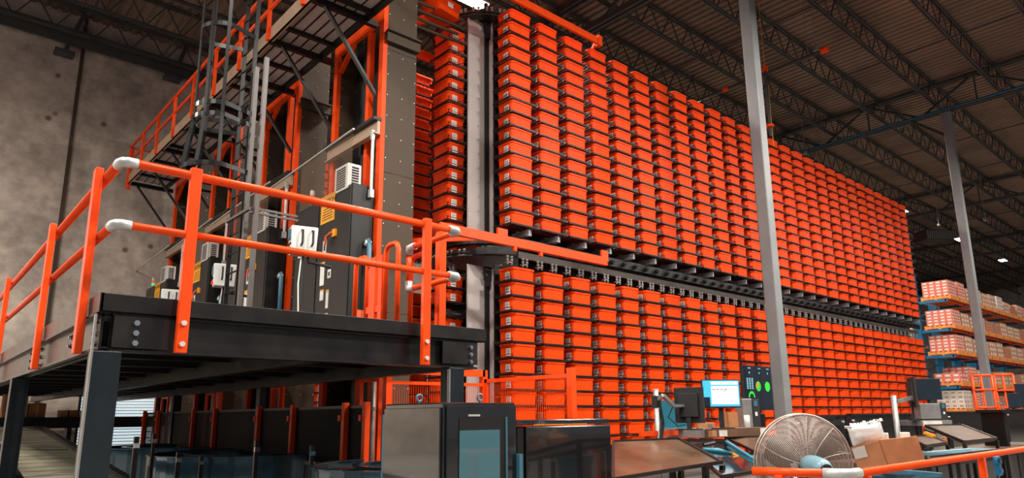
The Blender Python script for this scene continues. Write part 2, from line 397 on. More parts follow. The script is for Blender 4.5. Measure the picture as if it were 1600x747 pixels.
# grey corner sheets and black post between the two end carriers
for nm, z0, z1 in (('upper', 5.22, 10.40), ('lower', .35, 4.62)):
    t = thing('end_corner_panel', 'grey folded corner sheets with a black centre post, %s tier of the carousel end' % nm, 'corner panel', (9.13,11.12,0), 0, 'carousel end corners')
    MB().box((-.52,.02,z0),(-.04,.045,z1)).box((-.52,-.01,z0),(-.51,.045,z1)).build('left_sheet', 'grey', t)
    MB().box((.06,-.42,z0),(.085,-.03,z1)).build('right_sheet', 'grey', t)
    MB().box((-.035,-.03,z0),(.06,.05,z1)).build('post', 'black', t)
    g = MB().box((-.14,-.10,z1-.32),(.10,-.07,z1-.02)).bar((-.02,-.08,z1-.45),(-.02,-.08,z1-.3), .12, .03).build('gusset_plate', 'black', t)
    for i, (dx, dz) in enumerate(((-.10,-.08),(-.05,-.08),(.02,-.08),(.07,-.08),(-.09,-.2),(.05,-.2))):
        MB().tube([(dx,-.115,z1+dz),(dx,-.10,z1+dz)], .014, 6).build('bolt', 'chrome', g)
    m = MB(); z = z0+.25
    while z < z1-.4: m.box((-.45,.010,z),(-.43,.02,z+.02)).box((.053,-.32,z),(.06,-.30,z+.02)).box((-.065,.01,z+.1),(-.05,.02,z+.12)); z += .31
    m.build('rivets', 'dot', t)
    m = MB(); z = z0+.1
    while z < z1-.1: m.bar((.085,-.41,z),(.10,-.58,z-.04), .012).bar((-.46,.05,z),(-.62,.36,z-.02), .012); z += .305
    m.build('stay_wires', 'wire', t)
# curved end tracks and straight rails (upper tier top, middle pair)
def track(z, label, r=.10, brown='black', wheels=False, yin=10.75):
    t = thing('carousel_track', label, 'track', (0,0,0), 0, 'carousel tracks')
    cx, cy, R = 9.55, 11.75, 1.12
    arc = [(cx-R*math.sin(a), cy-R*math.cos(a), z) for a in [math.pi*i/24 for i in range(25)]]
    pts = [(31.9, cy-R, z), (cx, cy-R, z)] + arc[1:] + [(31.9, cy+R, z)]
    m = MB()
    for dz, wd, hh in ((0,.10,.14),(.0,.16,.02),(-.08,.2,.02)):
        for i in range(len(pts)-1): m.bar((pts[i][0],pts[i][1],z+dz),(pts[i+1][0],pts[i+1][1],z+dz), wd, hh)
    m.build('rail', brown, t)
    return t
track(10.42, 'dark curved rail on top of the upper tier')
tm = track(4.86, 'dark curved rail above the lower tier', brown='wire')
MB().tube([(9.55,11.3,4.78),(9.55,11.3,4.93)], 1.0, 28).build('drive_wheel', 'black', tm)
MB().box((9.3,10.28,4.70),(32,10.36,4.84)).build('track_cover', 'darkbrown', tm)
MB().box((9.6,10.60,4.42),(32,10.62,5.3)).build('dark_backing', 'black', tm)  # added black sheet stands in for the shade behind the track
tb = track(5.12, 'black roller rail carrying the upper tier')
RL = MB().tube([(0,0,0),(0,.08,0)], .055, 10).tube([(0,-.03,0),(0,0,0)], .02, 6).mesh('roller', 'bsteel'); x = 9.6
while x < 32:
    inst('roller', RL, tb, (x,10.12,4.99)); x += .425
MB().box((9.3,10.2,4.90),(32,10.3,5.10)).build('roller_channel', 'black', tb)
for nm, z, lab in (('u', 10.42, 0), ('l', 4.80, 1)):
    for j in range(9):
        a = math.radians(2+j*15); p = (9.55-1.12*math.sin(a), 11.75-1.12*math.cos(a), z+.02)
        tt = bpy.data.objects.new('hanger_bolt_pair', HNG); COL.objects.link(tt); tt.location = p; tt.rotation_euler = (0,0,-a)
        tag(tt, 'bright bolt pair on the curved end of the %s, %s round the bend' % (('top rail','middle rail')[lab], ORD[j]), 'bolt pair', 'hanger bolts on the curved rails')
# black sprocket head above the upper corner panel
t = thing('drive_head', 'black round drive head above the upper grey corner sheets', 'drive head', (9.15,11.15,10.42))
MB().tube([(0,0,-.05),(0,0,.12)], .22, 20).build('hub', 'black', t); MB().tube([(0,0,.12),(0,0,.20)], .30, 20).tube([(0,0,.2),(0,0,.5)], .05, 8).build('sprocket', 'bsteel', t)

# orange guard beams in front of the carousel
def beam(name, label, segs, cat='beam'):
    t = thing(name, label, cat, segs[0][0])
    o = Vector(segs[0][0])
    for i, (a, b, wd, ht) in enumerate(segs): MB().bar(Vector(a)-o, Vector(b)-o, wd, ht).build('beam' if i == 0 else 'brace', 'paint', t)
    return t
a = at(670, 358, 'z', 4.80); 
t = beam('guard_beam', 'long orange channel beam crossing the gap between the two bin tiers', [((6.9,9.72,4.82),(11.42,9.72,4.82),.05,.17), ((6.9,9.74,4.74),(11.42,9.74,4.74),.10,.02), ((6.95,10.9,4.8),(8.0,9.8,4.8),.08,.08)])
MB().box((1.35,-.02,.05),(1.60,.03,.22)).box((4.35,-.02,.0),(4.56,.03,.24)).box((1.75,-.04,-.18),(1.82,.02,-.10)).box((2.45,-.04,-.18),(2.52,.02,-.10)).build('bracket', 'paint', t)
t = beam('guard_beam', 'long orange channel beam across the top of the nearest bin columns', [((6.9,9.82,10.28),(11.55,9.82,10.28),.06,.17), ((11.5,9.82,10.28),(12.3,10.9,10.45),.07,.10), ((8.1,11.2,10.7),(8.75,9.85,10.34),.08,.08)])
MB().box((4.6,-.06,-.12),(4.72,.06,.14)).build('end_plate', 'paint', t)
t = beam('guard_beam', 'orange beams in the gap between the brown tower and the end bins', [((6.95,13.2,10.35),(9.3,13.2,10.35),.08,.22), ((6.95,13.1,10.1),(8.1,11.9,10.5),.10,.16)])
# large orange tote near the lamp and its arm
p = at(694, 8, 'y', 10.9)
t = thing('lift_tote', 'large orange tote held out above the end column by the lift arm', 'tote', (p.x,p.y+.1,p.z-.12), .15)
MB().loops([rrect(.6,.5,.05,-.14),rrect(.66,.56,.06,.10),rrect(.7,.6,.07,.11),rrect(.7,.6,.07,.17),rrect(.62,.52,.05,.16),rrect(.58,.48,.05,-.1)]).build('body', 'bin', t, smooth=True)
MB().box((-.08,-.302,-.02),(.06,-.285,.09)).build('label_card', 'white', t)
t = thing('extractor_arm', 'brownish metal fork rods reaching from the tower to the top bins', 'lift arm', (6.9,10.8,9.85))
for i in range(4): MB().tube([(0,.1*i,-.12*i+.05),(1.4,.1*i+.1,.18-.12*i)], .035, 8).build('rod', 'brown', t)

# carousels behind: end columns glimpsed between the towers
rb = MB(); rs = MB()
for j in (1, 2, 3):
    y0 = 3.75*j
    for (x, y, rz) in ((AX, AY+y0, -math.pi/2), (PX0, 10.25+y0, 0), (PX0+.85, 10.25+y0, 0), (PX0+1.7, 10.25+y0, 0)):
        for zs in (UZ, LZ):
            for z in zs:
                rb.merge(LOW if j > 1 else LOWD, (x, y, z-BH), rz); rs.merge(SHELFC, (x, y, z-BH-.012), rz)
tag(rb.build('storage_bin', 'bin'), 'shaded orange bins of the carousels behind, between the dark towers', 'bins', kind='stuff')
tag(rs.build('wire_shelf', 'wire'), 'dark shelves carrying the shaded bins behind the towers', 'shelves', kind='stuff')

# ================================================================ LIFT TOWERS, CABINETS (four bays, 3.75 m apart)
BAY = ['nearest, right beside the orange bins', 'second from the orange bins', 'third from the orange bins', 'farthest, nearest the concrete wall']
def rivets(x0, x1, y, z0, z1, n=2, ny=-1):
    m = MB(); z = z0
    while z < z1:
        for x in (x0+.03, (x0+x1)/2+.02, x1-.03): m.box((x-.008,y,z),(x+.008,y+.006*ny,z+.016))
        z += .42
    return m
def tower(x, y, j):
    t = thing('lift_tower', 'brown-panelled orange-framed lift tower, '+BAY[j], 'lift tower', (x,y,0), 0, 'lift towers')
    for s, yy in (('near', 0), ('far', 1.85)):
        z = .0
        p = MB()
        for z0, z1 in ((.02,3.3),(3.31,5.9),(5.91,8.38),(8.39,11.4)): p.box((.06,yy,z0),(.72,yy+.02,z1))
        p.build('side_panel', 'brown', t); rivets(.06,.72,yy,.3,11.3).build('rivets', 'dot', t)
        MB().box((-.03,yy,.02),(.06,yy+.15,11.4)).build('post', 'paint', t)
        MB().box((.70,yy+.02,.02),(.73,yy+.10,11.4)).build('edge_post', 'paint', t)
        MB().box((.62,yy+.6,.02),(.70,yy+.68,11.4)).build('inner_post', 'paint', t) if s == 'near' else None
    MB().box((-.11,-.02,6.62),(-.05,1.98,6.86)).box((-.16,-.02,6.60),(-.05,1.98,6.63)).build('duct_beam', 'tan', t)
    MB().box((-.20,-.04,6.86),(-.03,2.0,6.92)).build('beam_cap', 'black', t)
    MB().box((-.03,.16,9.0),(.05,1.84,9.25)).build('cross_beam', 'paint', t); MB().box((-.03,.16,2.9),(.05,1.84,3.1)).build('cross_beam', 'paint', t)
    MB().box((.02,.58,.02),(.12,.70,9.0)).build('guide_post', 'paint', t); MB().box((.08,.74,.02),(.2,.92,9.0)).build('guide_rail', 'black', t)
    MB().bar((.02,1.8,8.6),(.02,1.2,9.05), .08).build('knee_brace', 'paint', t)
    MB().box((.4,.9,.02),(.7,1.83,11.2)).build('lift_mast', 'black', t)
    MB().box((-.0,-.1,8.50),(.74,-.02,8.72)).box((0,-.16,8.70),(.74,-.02,8.73)).build('cross_channel', 'brown', t)
    return t
TW = tower(6.12, 10.5, 0)
for j in (1,2,3): copy_tree(TW, label='brown-panelled orange-framed lift tower, '+BAY[j], loc=(6.12,10.5+3.75*j,0))

def cabinet():
    t = thing('control_cabinet', 'tall black electrical cabinet with pale cooling unit on top, '+BAY[0], 'electrical cabinet', (5.63,10.6,2.47), 0, 'control cabinets')
    MB().box((0,0,0),(.42,1.25,3.13)).build('body', 'black', t, bevel=.01)
    MB().box((-.02,.03,.05),(0,1.22,3.08)).build('door', 'black', t, bevel=.006)
    d = MB().box((.0,1.27,0),(.42,2.25,3.13)).build('side_compartment', 'black', t, bevel=.01)
    MB().box((-.02,1.30,.05),(0,2.22,3.08)).build('door', 'black', d, bevel=.006)
    # air conditioner
    ac = MB().box((-.02,.18,3.06),(.26,.68,3.56)).build('air_conditioner', 'white', t, bevel=.012)
    g = MB(); 
    for i in range(9): g.box((-.028,.26,3.12+i*.045),(-.02,.60,3.145+i*.045)); 
    for i in range(8): g.box((.06,.172,3.12+i*.05),(.2,.18,3.15+i*.05))
    g.build('grille', 'rubber', ac)
    # signal light
    s = MB().tube([(.05,1.75,3.13),(.05,1.75,3.18)], .035, 10).tube([(.05,1.75,3.34),(.05,1.75,3.43)], .045, 10).build('signal_light', 'white', t)
    MB().tube([(.05,1.75,3.26),(.05,1.75,3.34)], .045, 10).build('red_lens', 'red', s); MB().tube([(.05,1.75,3.18),(.05,1.75,3.26)], .045, 10).build('green_lens', 'green', s)
    # caution sign with lettering strokes
    c = MB().box((-.03,.62,2.58),(-.022,1.16,3.12)).build('caution_sign', 'yellow', t)
    x = bpy.data.curves.new('sign_text', 'FONT'); x.body = 'CAUTION'; x.size = .13; x.extrude = .002; x.align_x = 'CENTER'
    xo = bpy.data.objects.new('sign_text', x); COL.objects.link(xo); xo.data.materials.append(M['ink']); xo.parent = c
    xo.location = (-.033,.89,2.95); xo.rotation_euler = (math.pi/2,0,-math.pi/2)
    bpy.context.view_layer.update(); tm_ = bpy.data.meshes.new_from_object(xo.evaluated_get(bpy.context.evaluated_depsgraph_get())); xm = bpy.data.objects.new('sign_text', tm_); COL.objects.link(xm); xm.parent = c; xm.location = xo.location; xm.rotation_euler = xo.rotation_euler; bpy.data.objects.remove(xo); xm.name = 'sign_text'
    m = MB()
    for i in range(5): m.box((-.033,.68,2.64+i*.05),(-.03,1.10-(i*37 % 9)*.012,2.655+i*.05))
    m.box((-.033,.64,2.925),(-.03,1.14,2.933)); m.build('sign_lines', 'ink', c)
    # disconnect switch
    k = MB().box((-.06,.50,2.24),(-.02,.62,2.38)).build('disconnect_switch', 'yellow', t); MB().tube([(-.08,.60,2.32),(-.11,.74,2.26),(-.11,.78,2.10)], .025, 6).build('handle', 'redcarton', k)
    # stickers
    for (y, z, a, b, band) in ((.95,1.98,.14,.26,0),(1.0,1.40,.16,.44,1),(.72,1.5,.12,.16,0),(.98,1.12,.14,.20,1),(.76,.95,.10,.34,1),(.76,.62,.10,.24,0)):
        st = MB().box((-.027,y-a/2,z),(-.021,y+a/2,z+b)).build('sticker', 'white', t)
        if band: MB().box((-.029,y-a/2,z+b*.85),(-.027,y+a/2,z+b)).build('band', 'yellow', st)
        else: MB().box((-.029,y-a/4,z+b*.25),(-.027,y+a/4,z+b*.7)).build('print', 'ink', st)
    st = MB().box((-.027,1.95,2.1),(-.021,2.08,2.5)).build('number_sticker', 'white', t); MB().bar((-.03,2.0,2.45),(-.03,2.0,2.2), .02).bar((-.03,2.0,2.3),(-.03,2.05,2.3), .02).bar((-.03,2.05,2.45),(-.03,2.05,2.3), .02).build('numeral', 'ink', st)
    # conduit pipe on the near side and drooping cable
    MB().tube([(.30,.0,2.05),(.30,-.08,2.10),(.30,-.12,2.0),(.32,-.12,.02)], .045, 10).build('conduit', 'bluebin', t, smooth=True)
    MB().tube([(.30,-.02,2.02),(.30,-.10,2.08)], .055, 10).build('elbow', 'white', t, smooth=True)
    MB().box((.12,-.02,.55),(.40,-.005,.85)).build('mesh_grille', 'redcarton', t)
    # clear guard with a silver sloping tube
    MB().box((-.05,.0,3.05),(-.04,2.1,4.05)).build('clear_guard', 'clear', t)
    MB().tube([(-.06,-.05,4.12),(-.06,3.7,3.95)], .02, 8).build('guard_tube', 'fitting', t)
    MB().box((.30,-.08,4.02),(.36,-.02,4.20)).tube([(.33,-.06,3.0),(.33,-.06,4.05)], .03, 8).box((.29,-.10,2.9),(.37,-.02,3.05)).build('bright_rod', 'fitting', t)
    return t
CB = cabinet()
# the control panel is its own swing-arm box
def hmi():
    t = thing('operator_panel', 'white tilted operator panel with small screen and red buttons, '+BAY[0], 'operator panel', (4.82,10.75,2.47), math.radians(-14), 'operator panels')
    b = MB().loops([[(-.20,-.14,1.70),(.20,-.14,1.70),(.20,.14,1.70),(-.20,.14,1.70)],[(-.22,-.16,2.17),(.22,-.16,2.17),(.22,.16,2.17),(-.22,.16,2.17)]]).build('housing', 'white', t, bevel=.02)
    MB().box((-.235,-.10,1.95),(-.215,.08,2.12)).build('screen', 'bluebin', b)
    m = MB()
    for i, (y, z) in enumerate(((-.08,1.87),(0,1.87),(.08,1.87))): m.tube([(-.225,y,z),(-.205,y,z)], .02, 8)
    m.build('knobs', 'ink', b)
    MB().tube([(-.235,-.05,1.78),(-.205,-.05,1.78)], .035, 10).tube([(-.235,.06,1.78),(-.205,.06,1.78)], .03, 10).build('red_buttons', 'red', b)
    for y in (-.05, .12): MB().tube([(y,-.15,2.1),(y,-.24,2.08),(y,-.24,1.86),(y,-.15,1.84)], .018, 6).build('handle', 'rubber', b)
    MB().tube([(0,0,0),(0,0,1.7)], .03, 8).tube([(.1,0,1.72),(.1,0,1.6),(.5,.05,1.55)], .03, 8).build('stand', 'rubber', t)
    MB().tube([(-.02,-.04,1.7),(-.05,-.05,1.2),(-.02,-.06,.6),(-.08,-.06,.02)], .012, 6).build('cable', 'white', t)
    return t
HM = hmi()
for j in (1,2,3):
    copy_tree(CB, label='tall black electrical cabinet with pale cooling unit on top, '+BAY[j], loc=(5.63,10.6+3.75*j,2.47))
    copy_tree(HM, label='white tilted operator panel with small screen and red buttons, '+BAY[j], loc=(4.82,10.75+3.75*j,2.47))

# ================================================================ MEZZANINE PLATFORM
t = thing('mezzanine_platform', 'black steel mezzanine platform carrying the cabinets and orange railing', 'platform', (1.15,6.1,0))
PW, PL = 3.70, 18.6
def ibeam(m, p, q, h, fl, along):     # p,q bottom line; web and flanges
    if along == 'x':
        m.box((p[0],p[1]-.01,p[2]),(q[0],p[1]+.01,p[2]+h)); m.box((p[0],p[1]-fl/2,p[2]),(q[0],p[1]+fl/2,p[2]+.018)); m.box((p[0],p[1]-fl/2,p[2]+h-.018),(q[0],p[1]+fl/2,p[2]+h))
    else:
        m.box((p[0]-.01,p[1],p[2]),(p[0]+.01,q[1],p[2]+h)); m.box((p[0]-fl/2,p[1],p[2]),(p[0]+fl/2,q[1],p[2]+.018)); m.box((p[0]-fl/2,p[1],p[2]+h-.018),(p[0]+fl/2,q[1],p[2]+h))
    return m
ibeam(MB(), (.05,.05,2.02), (PW,.05,2.02), .30, .13, 'x').build('front_beam', 'bsteel', t)
MB().box((PW-.48,-.03,2.06),(PW-.0,-.02,2.30)).build('splice_plate', 'bsteel', t); MB().box((.06,-.03,2.05),(.5,-.015,2.30)).build('splice_plate', 'bsteel', t)
ibeam(MB(), (.0,.08,2.02), (.0,PL,2.02), .30, .13, 'y').build('left_beam', 'bsteel', t)
MB().box((-.05,-.04,2.32),(PW+.12,.0,2.47)).box((-.05,-.04,2.32),(PW+.12,.06,2.335)).build('front_kick_plate', 'bsteel', t, bevel=.004)
MB().box((-.055,-.04,2.32),(-.03,PL,2.47)).build('left_kick_plate', 'bsteel', t)
MB().box((-.03,0,2.42),(PW+.1,PL,2.455)).build('deck', 'bsteel', t)
MB().box((PW+.1,2.6,2.42),(4.88,PL,2.455)).build('rear_deck', 'bsteel', t)
for i in range(1, 15):
    ibeam(MB(), (.02,i*1.25,2.16), (PW+.0,i*1.25,2.16), .24, .10, 'x').build('floor_joist', 'bsteel', t)
ibeam(MB(), (PW,.05,2.02), (PW,PL,2.02), .30, .13, 'y').build('right_beam', 'bsteel', t)
ibeam(MB(), (PW*.5,.05,2.02), (PW*.5,PL,2.02), .25, .12, 'y').build('centre_beam', 'bsteel', t)
for (x, y) in ((.04,.06),(.0,4.55),(3.42,.06),(PW,6.0),(0,9.3),(PW,11),(0,14)):
    l = MB().box((x-.09,y-.085,.02),(x-.075,y+.085,2.02)).box((x+.075,y-.085,.02),(x+.09,y+.085,2.02)).box((x-.08,y-.012,.02),(x+.08,y+.012,2.02)) if y > .1 else MB().box((x-.10,y-.085,.02),(x+.10,y+.085,2.02))
    l = l.box((x-.15,y-.15,0.0),(x+.15,y+.15,.02)).build('leg', 'legsteel', t, bevel=.006)
    if y < .1: MB().box((x-.115,y-.1,.02),(x-.10,y-.06,2.3 if x < 1 else 2.0)).build('corner_angle', 'galv', l)
nb = 0
for (x, y, z, ax) in [(.22,-.03,z,0) for z in (2.09,2.17,2.25)]+[(PW-.10,-.03,z,0) for z in (2.09,2.17,2.25)]+[(-.01,.2,z,1) for z in (2.09,2.17,2.25)]+[(-.01,1.2,z,1) for z in (2.15,2.23)]+[(-.01,yy,z,1) for yy in (2.9,3.25,3.6) for z in (2.09,2.17,2.25)]:
    q = (x,y-.02,z) if ax == 0 else (x-.02,y,z); MB().tube([(x,y,z),q], .024, 6).tube([q,(q[0]-(0 if ax == 0 else .012),q[1]-(.012 if ax == 0 else 0),q[2])], .015, 8).build('bolt', 'chrome', t)

# railing of the platform
rt = thing('guard_railing', 'orange tubular guard railing round the near corner of the black platform', 'railing', (1.12,6.0,2.05))
def rp(x, y, z): return (x-1.12, y-6.0, z-2.05)
ZT, ZM = 3.53, 3.01
MB().tube([rp(1.2,5.97,ZT),rp(4.40,5.97,ZT)], .038, 12).build('top_rail', 'paint', rt, smooth=True)
MB().tube([rp(1.2,5.97,ZM),rp(4.40,5.97,ZM)], .034, 12).build('mid_rail', 'paint', rt, smooth=True)
MB().tube([rp(1.12,6.08,ZT),rp(1.12,21,ZT)], .038, 12).build('top_rail', 'paint', rt, smooth=True)
MB().tube([rp(1.12,6.08,ZM),rp(1.12,21,ZM)], .034, 12).build('mid_rail', 'paint', rt, smooth=True)
for z in (ZT, ZM):
    MB().tube([rp(1.12,6.10,z),rp(1.12,6.03,z),rp(1.135,5.985,z),rp(1.17,5.97,z),rp(1.235,5.97,z)], .043, 12).build('elbow_fitting', 'fitting', rt, smooth=True)
    MB().tube([rp(4.36,5.97,z),rp(4.47,5.97,z),rp(4.50,6.0,z),rp(4.50,6.10,z)], .048, 12).build('elbow_fitting', 'fitting', rt, smooth=True)
    MB().tube([rp(4.50,6.85,z),rp(4.50,6.97,z),rp(4.50,6.97,z-.10 if z == ZT else z+.10)], .046, 12).build('elbow_fitting', 'fitting', rt, smooth=True)
    MB().tube([rp(4.50,6.08,z),rp(4.50,6.9,z)], .034, 12).build('return_rail', 'paint', rt, smooth=True)
MB().tube([rp(4.50,6.97,ZM+.08),rp(4.50,6.97,ZT-.08)], .034, 12).build('end_rail', 'paint', rt, smooth=True)
for x, y, ww in ((1.68,5.97,0),(4.06,5.97,0),(1.05,6.50,1),(1.05,8.75,1),(1.05,12.6,1),(1.05,16.4,1)):
    a, b = ((.045,.03) if ww == 0 else (.03,.055))
    l = MB().box(rp(x-a,y-b-.02,2.02),rp(x+a,y+b-.02,ZT+.06)).build('post', 'paint', rt, bevel=.006)
    for z in (2.09, 2.26):
        if ww == 0: MB().tube([rp(x,y-b-.02,z),rp(x,y-b-.04,z)], .022, 8).build('bolt', 'dot', l)
MB().box(rp(4.80,6.75,2.45),rp(4.90,6.85,3.75)).build('post', 'paint', rt, bevel=.006)

# small tubular ladder gate on the platform
gt = thing('safety_gate', 'orange tubular swing gate with rounded hoops on the platform edge', 'gate', (4.3,7.2,2.46))
for k, (y0, y1, zt) in enumerate(((.42,.72,1.05),(-.30,-.02,1.10),(-.5,-.12,.98))):
    xx = (0, .0, .3)[k]
    MB().tube([(xx,y0,0),(xx,y0,zt-.08),(xx,y0+.03,zt-.02),(xx,y0+.09,zt),(xx,y1-.09,zt),(xx,y1-.03,zt-.02),(xx,y1,zt-.08),(xx,y1,0)], .032, 10).build('hoop', 'paint', gt, smooth=True)
MB().box((-.02,.0,.30),(.02,.42,.38)).box((-.02,.0,.9),(.02,.42,.98)).box((-.03,.02,0),(.03,.10,1.0)).box((-.03,.18,.0),(.03,.32,1.0)).build('gate_frame', 'paint', gt)
MB().tube([(.05,.12,.42),(.05,.28,.42),(.05,.28,.52)], .03, 8).build('latch', 'fitting', gt)
gt2 = thing('safety_gate', 'orange tubular hoops at the second cabinet, seen behind the railing', 'gate', (4.6,10.3,2.46))
for y0, y1 in ((0,.5),(.25,.8)): MB().tube([(0,y0,0),(0,y0,.55),(0,y0+.08,.63),(0,y1-.08,.68),(0,y1,.60),(0,y1,0)], .035, 10).build('hoop', 'paint', gt2, smooth=True)
MB().box((-.03,.2,0),(.03,.33,.5)).build('bracket', 'paint', gt2)

# ================================================================ CATWALK
CZ = 9.0
ct = thing('catwalk', 'high catwalk with orange rails and ribbed pan floor on diagonal braces', 'catwalk', (4.7,8.2,CZ))
L0, L1 = 0, 15.6; CWD = 1.1
for i in range(0, 10):
    y = .7+i*1.56; MB().box((.03,y,-.03),(CWD,y+.09,.044)).build('cross_bar', 'black', ct)
m = MB()
for i in range(5):
    x0 = .04+i*.215
    m.box((x0,0,.05),(x0+.19,L1,.06)); m.box((x0+.19,0,.05),(x0+.215,L1,.10)); m.cur = 1; m.box((x0+.185,0,.036),(x0+.215,L1,.05)); m.cur = 0
    for k in range(9): m.box((x0+.01+k*.02,0,.044),(x0+.02+k*.02,L1,.05))
m.build('pan_floor', ['catdeck', 'black'], ct)
MB().box((-.01,0,-.12),(.02,L1,.18)).box((-.01,0,-.12),(.06,L1,-.10)).build('stringer', 'tan', ct)
MB().box((CWD,0,-.12),(CWD+.03,L1,.12)).build('stringer', 'black', ct)
for i in range(8):
    y = 2.5+i*1.875
    MB().box((.0,y-.05,-.14),(CWD+.25,y+.05,-.02)).build('bearer', 'black', ct)
    MB().bar((.25,y,-.1),(CWD+.28,y,-1.55), .08, .05).build('brace', 'black', ct)
for i in range(10):
    y = L1-.04-i*1.6; MB().box((-.07,y-.045,-.10),(-.01,y+.045,1.1)).build('post', 'paint', ct)
MB().tube([(-.03,0,1.1),(-.03,L1,1.1)], .045, 8).build('top_rail', 'paint', ct, smooth=True); MB().tube([(-.03,0,.6),(-.03,L1,.6)], .04, 8).build('mid_rail', 'paint', ct, smooth=True)
MB().tube([(-.03,L1,1.1),(CWD,L1,1.1)], .03, 8).tube([(-.03,L1,.55),(CWD,L1,.55)], .03, 8).build('end_rail', 'paint', ct, smooth=True)
MB().box((-.05,L1-.04,-.3),(-.0,L1+.04,1.1)).box((.02,L1-.04,-.3),(.07,L1+.04,1.1)).build('end_post', 'paint', ct)

# ================================================================ CAGED LADDER
lt = thing('caged_ladder', 'black caged ladder rising from the platform to the catwalk', 'ladder', (3.5,10.15,2.46))
for y in (-.23, .23): MB().box((-.03,y-.012,0),(.03,y+.012,9.0)).build('stile', 'cage', lt)
for i in range(31): MB().tube([(0,-.22,.25+i*.3),(0,.22,.25+i*.3)], .014, 6).build('rung', 'cage', lt)
def hoop(z, r=.38, rr=.0):
    cx = -.36; n = 18; m = MB()
    pts = [(0,-.23-rr,z)]+[(cx-(r+rr)*math.sin(math.radians(a)), -(r+rr)*math.cos(math.radians(a)), z) for a in range(10,171,10)]+[(0,.23+rr,z)]
    for i in range(len(pts)-1): m.bar(pts[i], pts[i+1], .012, .07)
    return m
for z in (2.60, 3.40, 3.58, 4.85, 6.1): hoop(z, rr=.10 if z < 3 else 0).build('cage_hoop', 'cage', lt)
for a in (15, 52, 90, 128, 165):
    x, y = -.36-.38*math.sin(math.radians(a)), -.38*math.cos(math.radians(a))
    m = MB().bar((x,y,3.4),(x,y,9.0), .05, .012, up=(math.sin(math.radians(a)),math.cos(math.radians(a)),0))
    x2, y2 = -.36-.48*math.sin(math.radians(a)), -.48*math.cos(math.radians(a)); m.bar((x2,y2,2.62),(x,y,3.42), .05, .012)
    m.build('cage_bar', 'cage', lt)
st = thing('support_strut', 'pale galvanised strut post standing right of the caged ladder', 'strut', (3.5,9.42,2.46), 0, 'galvanised struts')
MB().box((-.03,-.03,0),(.03,.03,4.3)).build('channel', 'strut', st); MB().box((-.1,-.1,0),(.1,.1,.01)).build('foot', 'strut', st)
s2 = copy_tree(st, label='pale galvanised strut post standing immediately beside the ladder stile', loc=(3.5,9.80,2.46))
t = thing('cross_strut', 'short pale galvanised struts crossing beside the ladder at mid height', 'strut', (3.42,9.45,4.36))
MB().bar((0,0,0),(.72,0,0), .03).bar((0,0.03,.07),(.72,.03,.07), .03).bar((0,0,.05),(0,.9,.05), .04).build('channel', 'strut', t)

# ================================================================ HIGH-BAY LAMPS (each carries its own light)
def lamp(x, y, z, label, wpow):
    t = thing('highbay_lamp', label, 'ceiling lamp', (x,y,z), 0, 'high-bay lamps')
    MB().loops([rrect(.9,.42,.04,.0),rrect(.9,.42,.04,.05),rrect(.6,.26,.04,.16)]).build('housing', 'white', t)
    MB().box((-.42,-.19,-.02),(.42,.19,-.001)).build('lens', 'lamp', t)
    for s in (-.35, .35): MB().bar((s,0,.14),(s,0,14.94-z), .012).build('hanger_wire', 'galv', t)
    l = bpy.data.lights.new('lamp_light', 'AREA'); l.shape = 'RECTANGLE'; l.size = .84; l.size_y = .38; l.energy = wpow; l.color = (1, .93, .84)
    o = bpy.data.objects.new('lamp_light', l); COL.objects.link(o); o.parent = t; o.location = (0,0,-.03)
    return t
LB = ['blazing lamp right above the end of the orange bins', 'hanging lamp hidden over the nearest third of the bins', 'hanging lamp hidden over the middle of the bins', 'lit lamp hanging just beyond the top right corner of the bins', 'lit lamp hanging immediately left of the second grey column', 'lit lamp hanging right of the second grey column']
for i, x in enumerate((10.53, 21.0, 31.3, 41.6, 51.7, 61.7)): lamp(x, 13.4, 12.7, LB[i], LAMP_W)
k = 0
for x, y, f in ((1.0,5.5,1.),(8,2.3,1.2),(16,2,1.3),(24,1.5,1.0),(32,1.0,.75),(41,1.,.6),(50,.5,.6),(3,-3,1),(11,-4,1),(20,-5,1),(-6,4,1),(-7,12,1.2),(-5,19,1.2),(-7.5,20.5,1.5),(-12,17,1.5)):  # unseen lamps added to light the hall; last two, hung low, brighten the wall
    lamp(x, y, 11.5 if k < 13 else 6.3, 'white lamp added out of view to light the hall, %s of the unseen set' % ORD[k], LAMP_W*f); k += 1

# ================================================================ UNDER THE PLATFORM
# slatted conveyor at lower left
a, b = Vector((1.62,6.2,.52)), Vector((2.42,24.6,1.50)); d = (b-a).normalized(); sd = Vector((d.y,-d.x,0)).normalized(); hw = .46
t = thing('slat_conveyor', 'inclined conveyor with tan metal slats under the left platform', 'conveyor', tuple(a))
n = 34; L = (b-a).length
m = MB()
for i in range(n):
    p = d*(L*i/n+.01); q = d*(L*(i+1)/n-.045); m.bar(p+Vector((0,0,0)), q, 2*hw, .02)
m.build('slats', 'tread', t)
for s, nm in ((-1,'left'), (1,'right')):
    o = sd*(s*(hw+.05)); MB().bar(o+Vector((0,0,-.03)), o+d*L+Vector((0,0,-.03)), .05, .16).bar(o*1.08+Vector((0,0,.06)), o*1.08+d*L+Vector((0,0,.06)), .10, .02).build('side_frame', 'bsteel', t)
for f in (.1,.35,.6,.85):
    for s in (-1, 1):
        p = d*(L*f)+sd*(s*(hw+.05)); MB().box((p.x-.03,p.y-.03,.01-a.z),(p.x+.03,p.y+.03,p.z-.1)).build('leg', 'bsteel', t)
